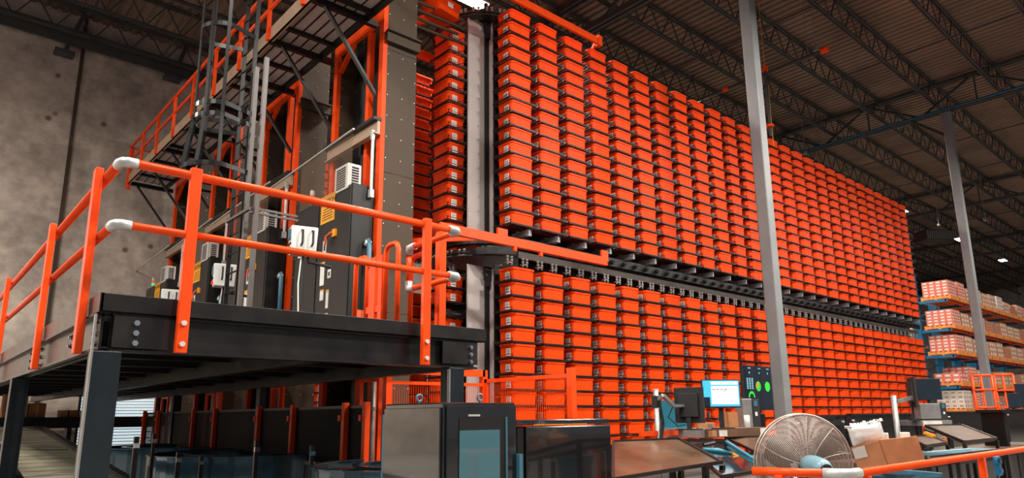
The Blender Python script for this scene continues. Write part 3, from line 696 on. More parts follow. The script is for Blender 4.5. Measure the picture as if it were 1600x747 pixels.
# main dark conveyor along the towers, with curved spurs
def curve_conv(name, label, pts, wd, z, h=.16, group=None):
    t = thing(name, label, 'conveyor', (pts[0][0],pts[0][1],0), 0, group)
    o = Vector((pts[0][0],pts[0][1],0)); P = [Vector((p[0],p[1],0))-o for p in pts]
    belt = MB(); le = MB(); re = MB(); A, B = [], []
    for i, p in enumerate(P):
        q = (P[min(i+1,len(P)-1)]-P[max(i-1,0)]).normalized(); s = Vector((q.y,-q.x,0)); A.append(p+s*wd/2); B.append(p-s*wd/2)
    def ring(l, c0, c1): return None
    for i in range(len(P)-1):
        belt.add([A[i]+Vector((0,0,z)),A[i+1]+Vector((0,0,z)),B[i+1]+Vector((0,0,z)),B[i]+Vector((0,0,z)),A[i]+Vector((0,0,z-.03)),A[i+1]+Vector((0,0,z-.03)),B[i+1]+Vector((0,0,z-.03)),B[i]+Vector((0,0,z-.03))],[(0,1,2,3),(7,6,5,4),(0,4,5,1),(1,5,6,2),(2,6,7,3),(3,7,4,0)])
        for E_, mm in ((A, le), (B, re)): mm.bar(E_[i]+Vector((0,0,z-h/2+.05)), E_[i+1]+Vector((0,0,z-h/2+.05)), .03, h+.02); mm.bar(E_[i]+Vector((0,0,z+.065)), E_[i+1]+Vector((0,0,z+.065)), .07, .015)
    belt.build('belt', 'darkplate', t); le.build('side_frame', 'skirt', t); re.build('side_frame', 'skirt', t)
    for i in (0, len(P)//2, len(P)-1):
        for E_ in (A, B):
            e = E_[i]; MB().box((e.x-.03,e.y-.03,.01),(e.x+.03,e.y+.03,z-.08)).build('leg', 'bsteel', t)
    return t
def arc(cx, cy, r, a0, a1, n=10): return [(cx+r*math.cos(math.radians(a0+(a1-a0)*i/n)), cy+r*math.sin(math.radians(a0+(a1-a0)*i/n))) for i in range(n+1)]
for j, lab in enumerate(('in front of the nearest mesh guards', 'in front of the second mesh guards', 'in front of the third mesh guards')):
    cx_, cy_, r_ = ((5.0,6.95,.95),(4.45,11.4,1.25),(4.45,15.2,1.25))[j]
    curve_conv('curved_conveyor', 'black curved conveyor with glossy side plates '+lab, ([(4.68,cy_+r_)] if j else [])+arc(cx_-(.0 if j else .35),cy_,r_,90,270,18)+[(4.68,cy_-r_)], .5, .90, .55, 'curved conveyors')
for i, (px, py, ww) in enumerate(((212,700,.05),(278,722,.05),(314,726,.05),(400,706,.04),(487,712,.05),(240,692,.04),(133,703,.05))):
    p = at(px, py, 'z', 1.0) if False else dep(px, py, 7.5+(i%3))
    t = thing('sensor_post', 'thin metal sensor post beside the dark conveyors, %s of seven from the left' % ORD[[1,3,4,5,6,2,0][i]], 'post', (p.x,p.y,0), 0, 'conveyor sensor posts')
    MB().box((-ww/2,-.02,0),(ww/2,.02,p.z+.12)).build('post', 'bsteel', t); MB().box((-.03,-.04,p.z),(.03,-.02,p.z+.05)).build('sensor', 'bluebin' if i == 4 else 'chrome', t)
# mesh guards with orange posts
GY = [(8.34,.02),(8.92,0),(10.62,0),(12.0,0),(14.2,0),(15.5,0),(18.1,0),(19.3,0)]
for i, (y, _) in enumerate(GY):
    t = thing('guard_post', 'short orange post of the dark mesh guard under the platform, %s from the right' % ORD[i], 'post', (4.76,y,0), 0, 'orange mesh guard posts')
    MB().box((-.04,-.04,0),(.04,.04,1.70)).build('post', 'paint', t, bevel=.004); MB().box((-.06,.04,1.45),(.04,.10,1.53)).box((-.1,-.1,0),(.1,.1,.012)).build('clamp', 'paint', t)
for i in range(len(GY)-1):
    y0, y1 = GY[i][0]+.05, GY[i+1][0]-.05
    t = thing('mesh_guard', 'black perforated guard panel between orange posts, %s from the right' % ORD[i], 'guard panel', (4.80,y0,.86), 0, 'perforated guard panels')
    MB().box((-.004,0,0),(.004,y1-y0,.80)).build('perforated_sheet', 'mesh', t)
    MB().box((-.015,0,.76),(.015,y1-y0,.80)).box((-.015,0,0),(.015,y1-y0,.05)).box((-.015,0,0),(.015,.03,.8)).box((-.015,y1-y0-.03,0),(.015,y1-y0,.8)).build('frame', 'black', t)
    MB().box((-.02,0,-.85),(.0,.05,0)).box((-.02,y1-y0-.05,-.85),(0,y1-y0,0)).build('leg', 'black', t)
# small orange frames hanging behind the guards
for i, y in enumerate((9.6, 13.35, 17.1, 20.85)):
    t = thing('pull_frame', 'orange tubular frame below the platform behind the mesh guards, %s from the right' % ORD[i], 'frame', (5.7,y,0), 0, 'orange frames under the platform')
    MB().box((-.03,-.03,0),(.03,.03,2.38)).box((-.03,.55,0),(.03,.61,2.38)).box((-.02,.0,2.05),(.02,.58,2.11)).box((-.02,0,2.32),(.02,.58,2.38)).build('tube_frame', 'paint', t)
    p = thing('downpipe', 'bright metal pipe standing by the tower under the platform, %s from the right' % ORD[i], 'pipe', (5.85,y-1.55+2,0), 0, 'bright downpipes')
    MB().tube([(0,0,0),(0,0,2.4)], .045, 10).build('pipe', 'galv', p, smooth=True); MB().tube([(0,0,1.6),(0,0,1.66)], .055, 10).build('collar', 'galv', p)
# packing shelf with cartons near the concrete wall
q = at(100, 652, 'y', 21.5)
t = thing('packing_bench', 'long black bench beam at the back under the platform', 'bench', (-1.5,21.5,0))
MB().box((0,0,q.z-.28),(7.6,.6,q.z)).build('top', 'black', t)
for x in (.2, 5.0, 7.4): MB().box((x,.1,0),(x+.1,.5,q.z-.28)).build('leg', 'black', t)
for i, (x0, x1, h, mt) in enumerate(((2,17,26,'carton'),(17,42,24,'carton2'),(44,72,16,'carton'),(93,106,8,'carton2'),(108,122,8,'carton'),(124,137,7,'whitec'),(138,146,7,'whitec'),(152,163,12,'carton'))):
    a = at(x0, 652, 'y', 21.6); b = at(x1, 652, 'y', 21.6)
    ww = b.x-a.x; hh = h/1073.4*24
    t = thing('carton', '%s cardboard box on the black bench by the wall, %s from the left' % ('pale' if mt == 'whitec' else 'brown', ORD[i]), 'box', (a.x, 21.6, q.z), 0, 'cartons on the back bench')
    MB().box((0,0,0),(ww*.94,.4,hh)).build('box', mt, t, bevel=.01); MB().box((ww*.4,-.002,0),(ww*.52,.4,hh+.002)).build('tape', 'carton2', t)
# louvred window in the wall
t = tag(thing('window_1', None, None, (4.4,25.5,.55)), kind='structure')
MB().box((0,-.03,0),(2.2,-.01,1.75)).build('window_pane', 'glow_day', t)
m = MB()
for i in range(18): m.box((0,-.10,.05+i*.097),(2.2,-.04,.075+i*.097))
m.build('window_slats', 'white', t)
MB().box((-.06,-.12,-.06),(0,-.0,1.81)).box((2.2,-.12,-.06),(2.26,0,1.81)).box((-.06,-.12,1.75),(2.26,0,1.81)).box((-.06,-.12,-.06),(2.26,0,0)).build('window_frame', 'black', t)

# ================================================================ WIRE FENCE
t = thing('wire_fence', 'orange-framed wire mesh fence panels standing before the lower bins', 'fence', (7.36,9.0,0))
m = MB(); 
for i in range(44): y = -.06-i*.042; m.box((-.003,y-.0025,.2),(.003,y+.0025,2.06))
for z in (.5,1.02,1.54,1.8): m.box((-.004,-1.93,z-.004),(.004,-.04,z+.004))
m.build('wire_mesh', 'paint', t)
MB().box((-.02,-1.93,2.04),(.02,-.0,2.10)).box((-.02,-1.93,1.34),(.02,0,1.37)).box((-.02,-1.93,.14),(.02,0,.2)).box((-.02,-.06,.14),(.02,0,2.1)).build('panel_frame', 'paint', t)
MB().box((-.05,-2.03,0),(.05,-1.93,2.18)).box((-.1,-2.1,0),(.1,-1.88,.012)).build('post', 'paint', t)
MB().box((-.05,.0,0),(.05,.10,2.25)).build('post', 'paint', t)
MB().box((-1.85,.0,2.14),(0,.06,2.25)).build('header', 'paint', t); MB().box((-1.85,.0,.14),(0,.04,.2)).build('bottom_bar', 'paint', t)
m = MB()
for i in range(42): x = -.1-i*.042; m.box((x-.0025,.02,.2),(x+.0025,.026,2.02))
for z in (.5,1.02,1.54): m.box((-1.8,.02,z-.004),(-.05,.028,z+.004))
m.build('wire_mesh', 'paint', t); MB().box((-1.8,.0,1.98),(-.05,.04,2.03)).build('panel_frame', 'paint', t)
MB().box((-1.9,.0,0),(-1.8,.10,2.25)).build('post', 'paint', t)

# ================================================================ FOREGROUND CABINETS
cy = 4.56; a = at(693, 640, 'y', cy); cx0 = a.x; cx1 = at(805, 640, 'y', cy).x; cyb = at(602, 640, 'x', cx0).y; ct_ = 1.61
t = thing('display_cabinet', 'glossy black steel cabinet with painted-in blue reflection on its glass door, lower centre', 'cabinet', (cx0,cy,0))
wX, wY = cx1-cx0, cyb-cy
MB().box((0,0,.02),(wX,wY,ct_)).build('body', 'gloss', t, bevel=.012)
MB().box((-.022,.02,.06),(-.004,wY-.02,ct_-.04)).build('side_door', 'gloss', t, bevel=.004)
MB().box((.012,wY-.0,.1),(.03,wY+.06,ct_-.09)).build('hinge_flange', 'bluebin', t)
dd = MB().box((.02,-.024,.06),(wX-.012,-.004,ct_-.025)).build('front_door', 'gloss', t, bevel=.004)
g0 = at(714, 700, 'y', cy).x-cx0; g1 = at(777, 700, 'y', cy).x-cx0; gz = at(745, 652, 'y', cy).z; gm = at(745, 672, 'y', cy).z
MB().box((g0,-.030,.3),(g1+.07,-.025,gz)).build('window_surround', 'black', dd)
MB().box((g0+.0,-.034,.3),(g1,-.031,gm)).build('glass_pane', 'window_glass', dd)
MB().box((g1+.065,-.04,.3),(g1+.08,-.028,gz)).build('edge_strip', 'bluebin', dd)
z = at(753, 649, 'y', cy).z; MB().box((g0+.09,-.036,z-.008),(g0+.21,-.026,z+.008)).build('name_strip', 'fitting', dd)
MB().box((wX-.02,-.07,.95),(wX+.02,-.02,1.18)).build('handle', 'bluebin', dd)
for px, yy in ((655,.22),(751,.05)):
    x = .05 if px == 655 else at(751, 640, 'y', cy+.05).x-cx0; yy = (at(655, 640, 'x', cx0+.05).y-cy) if px == 655 else .06
    MB().tube([(x+.028*math.cos(q),yy,ct_+.045+.028*math.sin(q)) for q in [i*math.pi/6 for i in range(12)]], .009, 6, closed=True).tube([(x,yy,ct_),(x,yy,ct_+.02)], .012, 8).build('lifting_eye', 'bluebin', t)
by = 4.75; bx0 = at(822, 690, 'y', by).x; bx1 = at(955, 690, 'y', by).x; bz = at(890, 660, 'y', by).z
t = thing('machine_cover', 'large glossy black machine cover box right of the glass-door cabinet', 'machine', (bx0,by,0))
MB().box((0,0,.02),(bx1-bx0,.9,bz-.03)).build('body', 'gloss', t, bevel=.012)
MB().box((-.09,.02,.02),(-.005,.8,bz-.03)).build('side_channel', 'black', t, bevel=.006)
MB().box((-.12,.0,bz-.02),(bx1-bx0-.02,.95,bz+.03)).build('lid', 'gloss', t, bevel=.006)
m = MB()
for i in range(26): m.box((.1+i*.028,-.003,bz-.022),(.118+i*.028,.0,bz-.012))
m.build('edge_perforation', 'yellow', t)

def slab(m, P, th):
    P = [Vector(p) for p in P]; n = (P[1]-P[0]).cross(P[3]-P[0]).normalized(); 
    if n.z > 0: n = -n
    Q = [p+n*th for p in P]; return m.add(P+Q, [(0,1,2,3),(7,6,5,4),(0,4,5,1),(1,5,6,2),(2,6,7,3),(3,7,4,0)])
def plate(label, pix, m='plate', th=.02, name='chute_plate', cat='metal plate', legs=True):
    P = [dep(*p) for p in pix]; o = P[0].copy(); o.z = 0
    t = thing(name, label, cat, tuple(o)); slab(MB(), [p-o for p in P], th).build('plate', m, t)
    e = MB(); 
    for i in range(4): e.bar(P[i]-o, P[(i+1)%4]-o, .025, .03)
    e.build('edge_trim', 'wire', t)
    if legs:
        for i in range(4): p = P[i]-o; MB().box((p.x-.02,p.y-.02,.0),(p.x+.02,p.y+.02,p.z-.03)).build('leg', 'black', t)
    return t
plate('broad brown sheet-metal chute plate right of the big black cover', ((958,749,5.6),(1128,722,6.2),(1060,686,7.2),(958,690,6.7)))
plate('tilted brown metal plate below the computer desk, beside the fan', ((1192,712,7.6),(1250,700,7.9),(1215,682,8.6),(1134,684,8.3)))
plate('black chute bed between the brown plates under the desk', ((1128,745,5.9),(1192,735,6.3),(1135,688,7.6),(1062,688,7.3)), 'gloss')
t = thing('steel_rail', 'dark blue steel rail across the black chute under the desk', 'rail', tuple(dep(1135,690,7.0)))
o = dep(1135,690,7.0); MB().bar((0,0,0), dep(1182,720,6.2)-o, .03, .02).bar((0,0,-.05), dep(1178,724,6.2)-o, .015, .02).build('rail', 'teal', t); MB().box((-.02,-.02,-o.z),(.02,.02,0)).build('leg', 'black', t)
t = thing('scanner_tool', 'yellow and black hand tool lying on the dark chute', 'tool', tuple(dep(1098,702,6.9)))
MB().tube([(0,0,0),(.12,-.1,-.02),(.2,-.2,-.05)], [.02,.032,.02], 8).build('body', 'teal', t, smooth=True); MB().tube([(.2,-.2,-.05),(.26,-.24,-.08)], .035, 8).build('tip', 'yellow', t); MB().tube([(.02,0,.04),(.14,-.05,.06)], .02, 6).build('trigger', 'black', t)

# computer desk
dx, dy, dz = 7.0, 4.6, 1.33
dl = at(1036, 672, 'x', dx).y-dy; dr = at(1196, 668, 'y', dy).x-dx
t = thing('computer_desk', 'grey steel desk top holding monitors in front of the orange bins', 'desk', (dx,dy,0))
MB().box((0,0,dz-.10),(dr,dl,dz)).build('top', 'galv', t, bevel=.005)
MB().box((.01,-.012,dz-.10),(dr,-.002,dz)).build('front_edge', 'plate', t)
for i, x in enumerate((.05,.28)): MB().box((x,-.018,dz-.09),(x+.17,-.013,dz-.02)).build('paper_label', 'whitec' if i else 'carton2', t)
MB().box((dr-.16,-.018,dz-.08),(dr-.02,-.013,dz-.01)).build('paper_label', 'whitec', t)
MB().box((-.1,-.0,dz-.22),(.9,dl+.35,dz-.17)).build('lower_rail', 'paint', t)
for x, y in ((.06,.06),(dr-.06,.06),(.06,dl-.06),(dr-.06,dl-.06)): MB().box((x-.03,y-.03,0),(x+.03,y+.03,dz-.1)).build('leg', 'black', t)
def monitor(name, label, c, wd, ht, yaw, front, stand=None, group=None):
    t = thing(name, label, 'monitor', tuple(c), yaw, group)
    MB().box((-wd/2,0,-ht/2),(wd/2,.03,ht/2)).box((-wd/3,.03,-ht/3),(wd/3,.06,ht/3)).build('housing', 'rubber', t, bevel=.004)
    s = MB().box((-wd/2+.012,-.003,-ht/2+.015),(wd/2-.012,-.0005,ht/2-.012)).build('screen', front, t)
    if stand is not None: MB().box((-.025,.03,stand),(.025,.055,-ht/4)).box((-.11,-.06,stand),(.11,.10,stand+.012)).build('stand', 'rubber', t)
    return t, s
mp = dep(1127, 615, 7.9)
t, s = monitor('computer_monitor', 'lit monitor showing a white window page on the grey desk', mp, .455, .32, math.radians(-36), 'lightblue', dz-mp.z+.002)
MB().box((-.12,-.006,-.12),(.20,-.004,.085)).box((-.12,-.006,.10),(.20,-.004,.135)).build('white_window', 'scrwhite', s); MB().box((-.215,-.006,-.145),(-.14,-.004,-.04)).build('dark_tile', 'scrdark', s)
m = MB()
for i in range(4): m.box((-.11+i*.05,-.0075,.045),(-.08+i*.05,-.006,.052))
m.box((.03,-.0075,.03),(.05,-.006,.037)).build('page_text', 'scrdark', s)
mp = dep(1078, 633, 7.5)
t, s = monitor('computer_monitor', 'dark monitor seen from behind on a silver arm, left end of the desk', mp, .34, .38, math.radians(-36+135), 'scrdark', dz-mp.z+.002)
p = dep(1046, 640, 8.15)
t = thing('desk_divider', 'teal blue upright board behind the left desk monitor', 'board', (p.x,p.y,dz), math.radians(-40)); MB().box((-.12,0,0),(.22,.02,.33)).build('board', 'teal', t); MB().box((-.12,-.04,0),(.22,.06,.012)).build('foot', 'galv', t)
p = dep(1027, 660, 7.4)
t = thing('monitor_pole', 'bright silver pole with a jointed monitor arm and black cables', 'pole', (p.x,p.y,0))
z1 = dep(1026, 609, 7.4).z
MB().tube([(0,0,0),(0,0,z1)], .028, 12).build('pole', 'galv', t, smooth=True); MB().tube([(0,0,z1),(0,0,z1+.01)], .03, 12).build('cap', 'white', t)
e1 = dep(1036, 618, 7.4)-p; e1.z = dep(1036,618,7.4).z; e2 = dep(1052, 634, 7.45)-p; e2.z = dep(1052,634,7.45).z; e3 = dep(1068, 634, 7.5)-p; e3.z = dep(1068,634,7.5).z
MB().bar(e1, e2, .05, .035).bar(e2, e3, .05, .03).bar((0,0,e1.z-.05), e1, .04).build('arm', 'galv', t); MB().box((-.03,-.03,e1.z-.13),(.05,.04,e1.z)).tube([(.03,-.02,e1.z-.1),(.06,-.03,e1.z-.3),(.0,-.03,e1.z-.5)], .02, 6).build('clamp', 'rubber', t)
MB().tube([(e2.x,e2.y,e2.z),(.12,-.06,e2.z-.12),(.2,-.12,e2.z-.22),(.26,-.18,e2.z-.2)], .006, 5).tube([(0,-.03,z1-.1),(.03,-.04,z1-.3),(-.02,-.04,z1-.5),(.02,-.03,z1-.8)], .007, 5).build('cable', 'rubber', t)
MB().box((-.3,-.02,p.z-.14),(.35,.02,p.z-.09)).build('side_rail', 'paint', t)
# label printer, box, roll and small items on the desk
p = at(1176, 668, 'y', 4.75)
t = thing('label_printer', 'tall grey and black label printer at the right end of the desk', 'printer', (p.x,p.y,dz), math.radians(-36))
MB().box((-.11,0,0),(.02,.25,.36)).build('grey_side', 'galv', t, bevel=.01); MB().box((.02,-.02,0),(.11,.26,.35)).build('black_side', 'rubber', t, bevel=.01); MB().box((.12,.02,0),(.19,.22,.17)).build('power_unit', 'black', t, bevel=.008)
MB().box((.03,-.024,.26),(.08,-.02,.33)).build('key_panel', 'bluebin', t); MB().box((.04,-.024,.14),(.07,-.02,.19)).build('white_badge', 'white', t)
p = at(1149, 668, 'y', 4.75)
t = thing('open_carton', 'small open brown carton on the desk beside the printer', 'box', (p.x,p.y,dz), math.radians(-25))
MB().box((-.10,0,0),(.06,.012,.19)).box((-.10,0,0),(-.088,.16,.19)).box((.048,0,0),(.06,.16,.19)).box((-.1,.148,0),(.06,.16,.19)).box((-.1,0,0),(.06,.16,.01)).build('box', 'carton', t)
p = at(1168, 668, 'y', 4.70)
t = thing('label_roll', 'white paper label roll standing on the desk', 'paper roll', (p.x,p.y,dz)); MB().tube([(0,0,0),(0,0,.15)], .035, 14).build('roll', 'white', t, smooth=True)
p = at(1106, 668, 'y', 4.72)
t = thing('parts_box', 'low pale carton on the desk under the lit monitor', 'box', (p.x,p.y,dz), math.radians(-30)); MB().box((-.09,0,0),(.09,.12,.07)).build('box', 'carton2', t, bevel=.004); MB().box((0,-.002,.02),(.06,0,.05)).build('stamp', 'galv', t)
p = at(1129, 668, 'y', 4.72)
t = thing('wand', 'thin white post with black cables on the desk', 'post', (p.x,p.y,dz)); MB().tube([(0,0,0),(0,0,.22)], .012, 8).build('post', 'white', t); MB().tube([(0,.02,.2),(-.08,.0,.12),(-.14,0,.02)], .005, 5).tube([(0,.02,.2),(.1,.06,.16),(.2,.1,.02)], .005, 5).build('cable', 'rubber', t)
# large dashboard screen behind the column
a = at(1159, 570, 'y', 8.25); b = at(1217, 641, 'y', 8.25)
t = thing('dashboard_screen', 'large dark dashboard screen with green dials beside the grey column', 'screen', (a.x,8.25,b.z))
sw, sh = 1.95, a.z-b.z
MB().box((0,0,0),(sw,.06,sh)).build('housing', 'rubber', t); s = MB().box((.02,-.004,.02),(sw-.02,0,sh-.02)).build('screen', 'scrdark', t)
MB().bar((sw*.6,.06,sh*.5),(sw*.6,.35,sh*.5), .12).box((sw*.6-.04,.3,-b.z+.0),(sw*.6+.04,.38,sh*.6)).build('stand', 'joist', t)
def disc(x, z, r, r2=0, a0=0, a1=360):
    m = MB(); n = 20; vs = []
    for i in range(n+1):
        q = math.radians(a0+(a1-a0)*i/n); vs += [(x+r2*math.cos(q),-.008,z+r2*math.sin(q)),(x+r*math.cos(q),-.008,z+r*math.sin(q))]
    m.add(vs, [(2*i,2*i+1,2*i+3,2*i+2) for i in range(n)]); return m
sx = 1.72/58; 
def sp(px, py): return ((px-1159)*sx*.98, sh*(641-py)/71)
x, z = sp(1181, 603); disc(x,z,.115).build('pie_chart', 'scrgreen', s); MB().add([(x,-.010,z),(x,-.010,z+.115),(x-.1,-.010,z+.05),(x-.1,-.010,z-.05)],[(0,1,2,3)]).build('pie_slice', 'scrorange', s)
x, z = sp(1195, 603); disc(x,z,.115).build('pie_chart', 'scrgreen', s)
for px in (1170, 1211): x, z = sp(px, 621); disc(x,z,.14,.09,0,180).build('gauge', 'scrgreen', s)
x, z = sp(1210, 578); MB().box((x-.12,-.008,z-.12),(x+.12,-.006,z+.12)).build('bright_tile', 'lightblue', s)
m = MB()
for c in range(3):
    for r in range(7): x, z = sp(1164+c*3.6, 592+r*2.6); m.box((x,-.008,z),(x+.06,-.006,z+.025))
for r in range(6): x, z = sp(1205, 596+r*2.8); m.box((x,-.008,z),(x+.22,-.006,z+.02))
for px in (1167, 1182, 1195): x, z = sp(px, 575); m.box((x,-.008,z),(x+.12,-.006,z+.02)); x, z = sp(px+1, 583); m.box((x,-.008,z),(x+.04,-.006,z+.04))
m.build('readouts', 'scrtext', s)

# ================================================================ FAN
fc = dep(1255, 724, 5.9); ax = (CAM-fc); ax.z = 0; ax.normalize(); rgt = Vector((-ax.y, ax.x, 0))
t = thing('pedestal_fan', 'large round wire-cage pedestal fan with pale blue motor behind the orange rail', 'fan', (fc.x,fc.y,0), math.atan2(ax.y, ax.x)+math.radians(-0))
# local frame: +x towards the camera side; tilt the axis to the right and slightly down
hd = bpy.data.objects.new('fan_head', MB().tube([(-.02,0,0),(.10,0,0)], .06, 12).mesh('fan_head', 'rubber')); COL.objects.link(hd); hd.parent = t; hd.location = (0,0,fc.z); hd.rotation_euler = (0, math.radians(4), math.radians(24))
RF = .415
def cage(sgn, name):
    m = MB(); n = 44
    def prof(r): return sgn*(.03+.10*(1-(r/RF)**2))
    for k in range(30):
        r = .075+(RF-.075)*k/29; x = prof(r); m.tube([(x,r*math.cos(2*math.pi*i/n),r*math.sin(2*math.pi*i/n)) for i in range(n)], .0024 if k < 29 else .007, 4, closed=True)
    for k in range(10):
        a = 2*math.pi*k/10+.2; m.tube([(prof(.07+(RF-.07)*i/6), (.07+(RF-.07)*i/6)*math.cos(a+.25*(1-i/6)), (.07+(RF-.07)*i/6)*math.sin(a+.25*(1-i/6))) for i in range(7)], .0035, 4)
    return m.build(name, 'fanwire', hd)
cage(1, 'rear_cage'); cage(-1, 'front_cage')
for k in range(3):
    a = math.radians(35+120*k); m = MB(); vs = []
    for i in range(6):
        r = .06+.30*i/5; wd = .05+.10*math.sin(math.pi*min(1,(i+1)/6)*.8)
        for s in (-1, 1):
            q = a+s*wd/max(r,.12)*.9; vs += [(-.0+s*.035,r*math.cos(q),r*math.sin(q)),(.004+s*.035,r*math.cos(q),r*math.sin(q))]
    fs = []
    for i in range(5):
        o = 4*i; fs += [(o,o+4,o+6,o+2),(o+1,o+3,o+7,o+5),(o,o+1,o+5,o+4),(o+2,o+6,o+7,o+3)]
    m.add(vs, fs).build('blade', 'darkbrown', hd, smooth=True)
MB().tube([(.10,0,0),(.13,0,0),(.22,0,0),(.34,0,0),(.40,0,0),(.42,0,0)], [.06,.085,.092,.085,.065,.03], 18).build('motor', 'pale_blue', hd, smooth=True)
MB().tube([(.41,0,0),(.425,0,0)], .05, 14).build('motor_vent', 'rubber', hd)
MB().tube([(.06,.14,0),(.18,0,0),(.06,-.14,0)], .008, 6).bar((.1,.02,.02),(.09,-.1,.16), .02, .008).build('cage_bracket', 'galv', hd)
MB().tube([(.14,-.07,.0),(.14,-.07,fc.z)], .025, 10).tube([(.14,-.07,fc.z-.02),(.20,-.07,fc.z-.02)], .03, 8).build('stand_pole', 'galv', t, smooth=True)
MB().loops([[(.14+.25*s*math.cos(i*math.pi/10),-.07+.25*s*math.sin(i*math.pi/10),z) for i in range(20)] for s, z in ((1,0),(1,.02),(.25,.05))]).build('stand_base', 'rubber', t)

# ================================================================ NEAR RAIL
rt = thing('barrier_rail', 'near orange tubular barrier rail with a pale corner fitting, lower right', 'railing', (5.15,2.25,0))
zr = 1.07
MB().tube([(-.17,.62,zr),(-.02,.10,zr)], .031, 12).build('top_rail', 'paint', rt, smooth=True)
MB().tube([(.12,-.03,zr),(12,-.03,zr)], .031, 12).build('top_rail', 'paint', rt, smooth=True)
MB().tube([(-.035,.14,zr),(.0,.02,zr),(.03,-.02,zr),(.16,-.03,zr)], .039, 12).build('corner_fitting', 'fitting', rt, smooth=True)
for x, y in ((-.12,.43),(.28,-.03),(3.05,-.03),(6.0,-.03)): MB().box((x-.03,y-.03,0),(x+.03,y+.03,zr-.02)).box((x-.06,y-.06,0),(x+.06,y+.06,.01)).build('post', 'paint', rt, bevel=.004)
MB().tube([(.28,-.03,.55),(12,-.03,.55)], .025, 10).build('mid_rail', 'paint', rt, smooth=True)
p = at(1553, 728, 'y', 2.35)
t = thing('blue_clip_holder', 'bright blue plastic clip holder hanging behind the orange rail', 'holder', (p.x,2.29,p.z)); MB().box((-.05,0,-.10),(.06,.05,.10)).box((-.07,0,.02),(.09,.03,.08)).build('body', 'blue', t, bevel=.008); MB().box((-.03,-.012,-.07),(.04,0,-.03)).build('clip', 'blue', t); MB().box((-.03,-.012,.03),(.05,0,.06)).build('clip', 'blue', t)

def prism(m, A, vs):
    A = Vector(A); L, Rr, D = vs
    return m.add([A, A+L, A+L+Rr, A+Rr, A+D, A+L+D, A+L+Rr+D, A+Rr+D], [(0,1,2,3),(7,6,5,4),(0,4,5,1),(1,5,6,2),(2,6,7,3),(3,7,4,0)])
A = dep(1374,687,6.0); Lv = dep(1328,699,6.22)-A; Rv = dep(1433,681,6.28)-A; Dv = dep(1390,733,6.02)-A
t = thing('tilted_carton', 'brown cardboard carton tipped over on the blue tote, pale printed side left', 'box', tuple(A))
prism(MB(), (0,0,0), (Lv,Rv,Dv)).build('box', 'carton', t, bevel=.006)
n = Lv.cross(Dv).normalized(); n = n if n.dot(CAM-A) > 0 else -n
slab(MB(), [Lv*.02+Dv*.02+n*.006, Lv*.95+Dv*.02+n*.006, Lv*.95+Dv*.97+n*.006, Lv*.02+Dv*.97+n*.006], .003).build('printed_side', 'carton2', t)
slab(MB(), [Lv*.5+Dv*.05+n*.012, Lv*.93+Dv*.05+n*.012, Lv*.93+Dv*.42+n*.012, Lv*.5+Dv*.42+n*.012], .003).build('paper_label', 'white', t)
B = dep(1379,661,6.1)
t = thing('packing_bag', 'crumpled white plastic bag of packing on top of the tipped carton', 'bag', tuple(B))
m = MB(); l = dep(1327,672,6.15)-B; dn = dep(1388,690,6.1)-B; bk = (l.cross(dn)).normalized()*.12
bk = bk if bk.dot(CAM-B) < 0 else -bk
loops = []
for i in range(9):
    f = i/8; ring = []; fat = .35+.65*math.sin(math.pi*min(1,.15+f*.8))**.5
    for j in range(24):
        a = 2*math.pi*j/24; u = .5-.5*math.cos(a)*(1+.04*math.sin(5*f*3)); v = math.sin(a)*.6*fat
        c = abs(math.cos(a))**.6*(1 if math.cos(a) > 0 else -1)
        ring.append(tuple(l*(.5-.5*c)+dn*(f-.03*math.cos(3*a))+bk*(v+.5)+Vector((random.uniform(-.004,.004),)*3)))
    loops.append(ring)
m.loops(loops).build('bag', 'film', t, smooth=True)
m = MB(); 
for i in range(12): u = i/11; q = l*u*1.06-l*.03; m.bar(q+bk*.4+Vector((0,0,.002)), q+bk*.4-dn*.16+bk*random.uniform(-.3,.3), .03, .004)
m.build('bag_frill', 'film', t)
# small papers beside the bag
p = dep(1384, 682, 6.15); t = thing('paper_scrap', 'small cream packing scrap beside the white bag', 'paper', tuple(p), .3); MB().box((-.03,-.02,-.03),(.05,.05,.03)).build('paper', 'whitec', t, bevel=.006)
p = dep(1417, 679, 6.3); t = thing('paper_scrap', 'small cream packing scrap on top of the tipped carton, right side', 'paper', tuple(p), .6); MB().box((-.03,-.02,-.04),(.05,.05,.02)).build('paper', 'whitec', t, bevel=.006)
# blue tote under the carton on a stand, and the open blue tray
def tote(c, w_, d_, h_, yaw, name, label, m='bluebin'):
    t = thing(name, label, 'tote', (c.x,c.y,0), yaw); z = c.z
    MB().loops([rrect(w_-.08,d_-.08,.05,z-h_),rrect(w_-.04,d_-.04,.05,z-.04),rrect(w_,d_,.06,z-.035),rrect(w_,d_,.06,z),rrect(w_-.05,d_-.05,.05,z-.005),rrect(w_-.09,d_-.09,.05,z-h_+.02)]).build('body', m, t, smooth=False)
    MB().box((-w_/2+.03,-d_/2+.03,z-h_-.04),(w_/2-.03,d_/2-.03,z-h_-.001)).build('stand_top', 'black', t)
    for sx_ in (-1,1):
        for sy_ in (-1,1): MB().box((sx_*(w_/2-.06)-.02,sy_*(d_/2-.06)-.02,0),(sx_*(w_/2-.06)+.02,sy_*(d_/2-.06)+.02,z-h_-.04)).build('stand_leg', 'black', t)
    return t
c = dep(1412, 738, 6.5); tote(c, .55, .42, .35, math.radians(-25), 'storage_tote', 'dark blue-grey plastic tote under the tipped carton')
c = dep(1508, 704, 8.1); tote(c, 1.3, .42, .08, math.radians(-6), 'open_tray', 'pale blue open plastic tray behind the orange barrier rail', 'pale_blue')
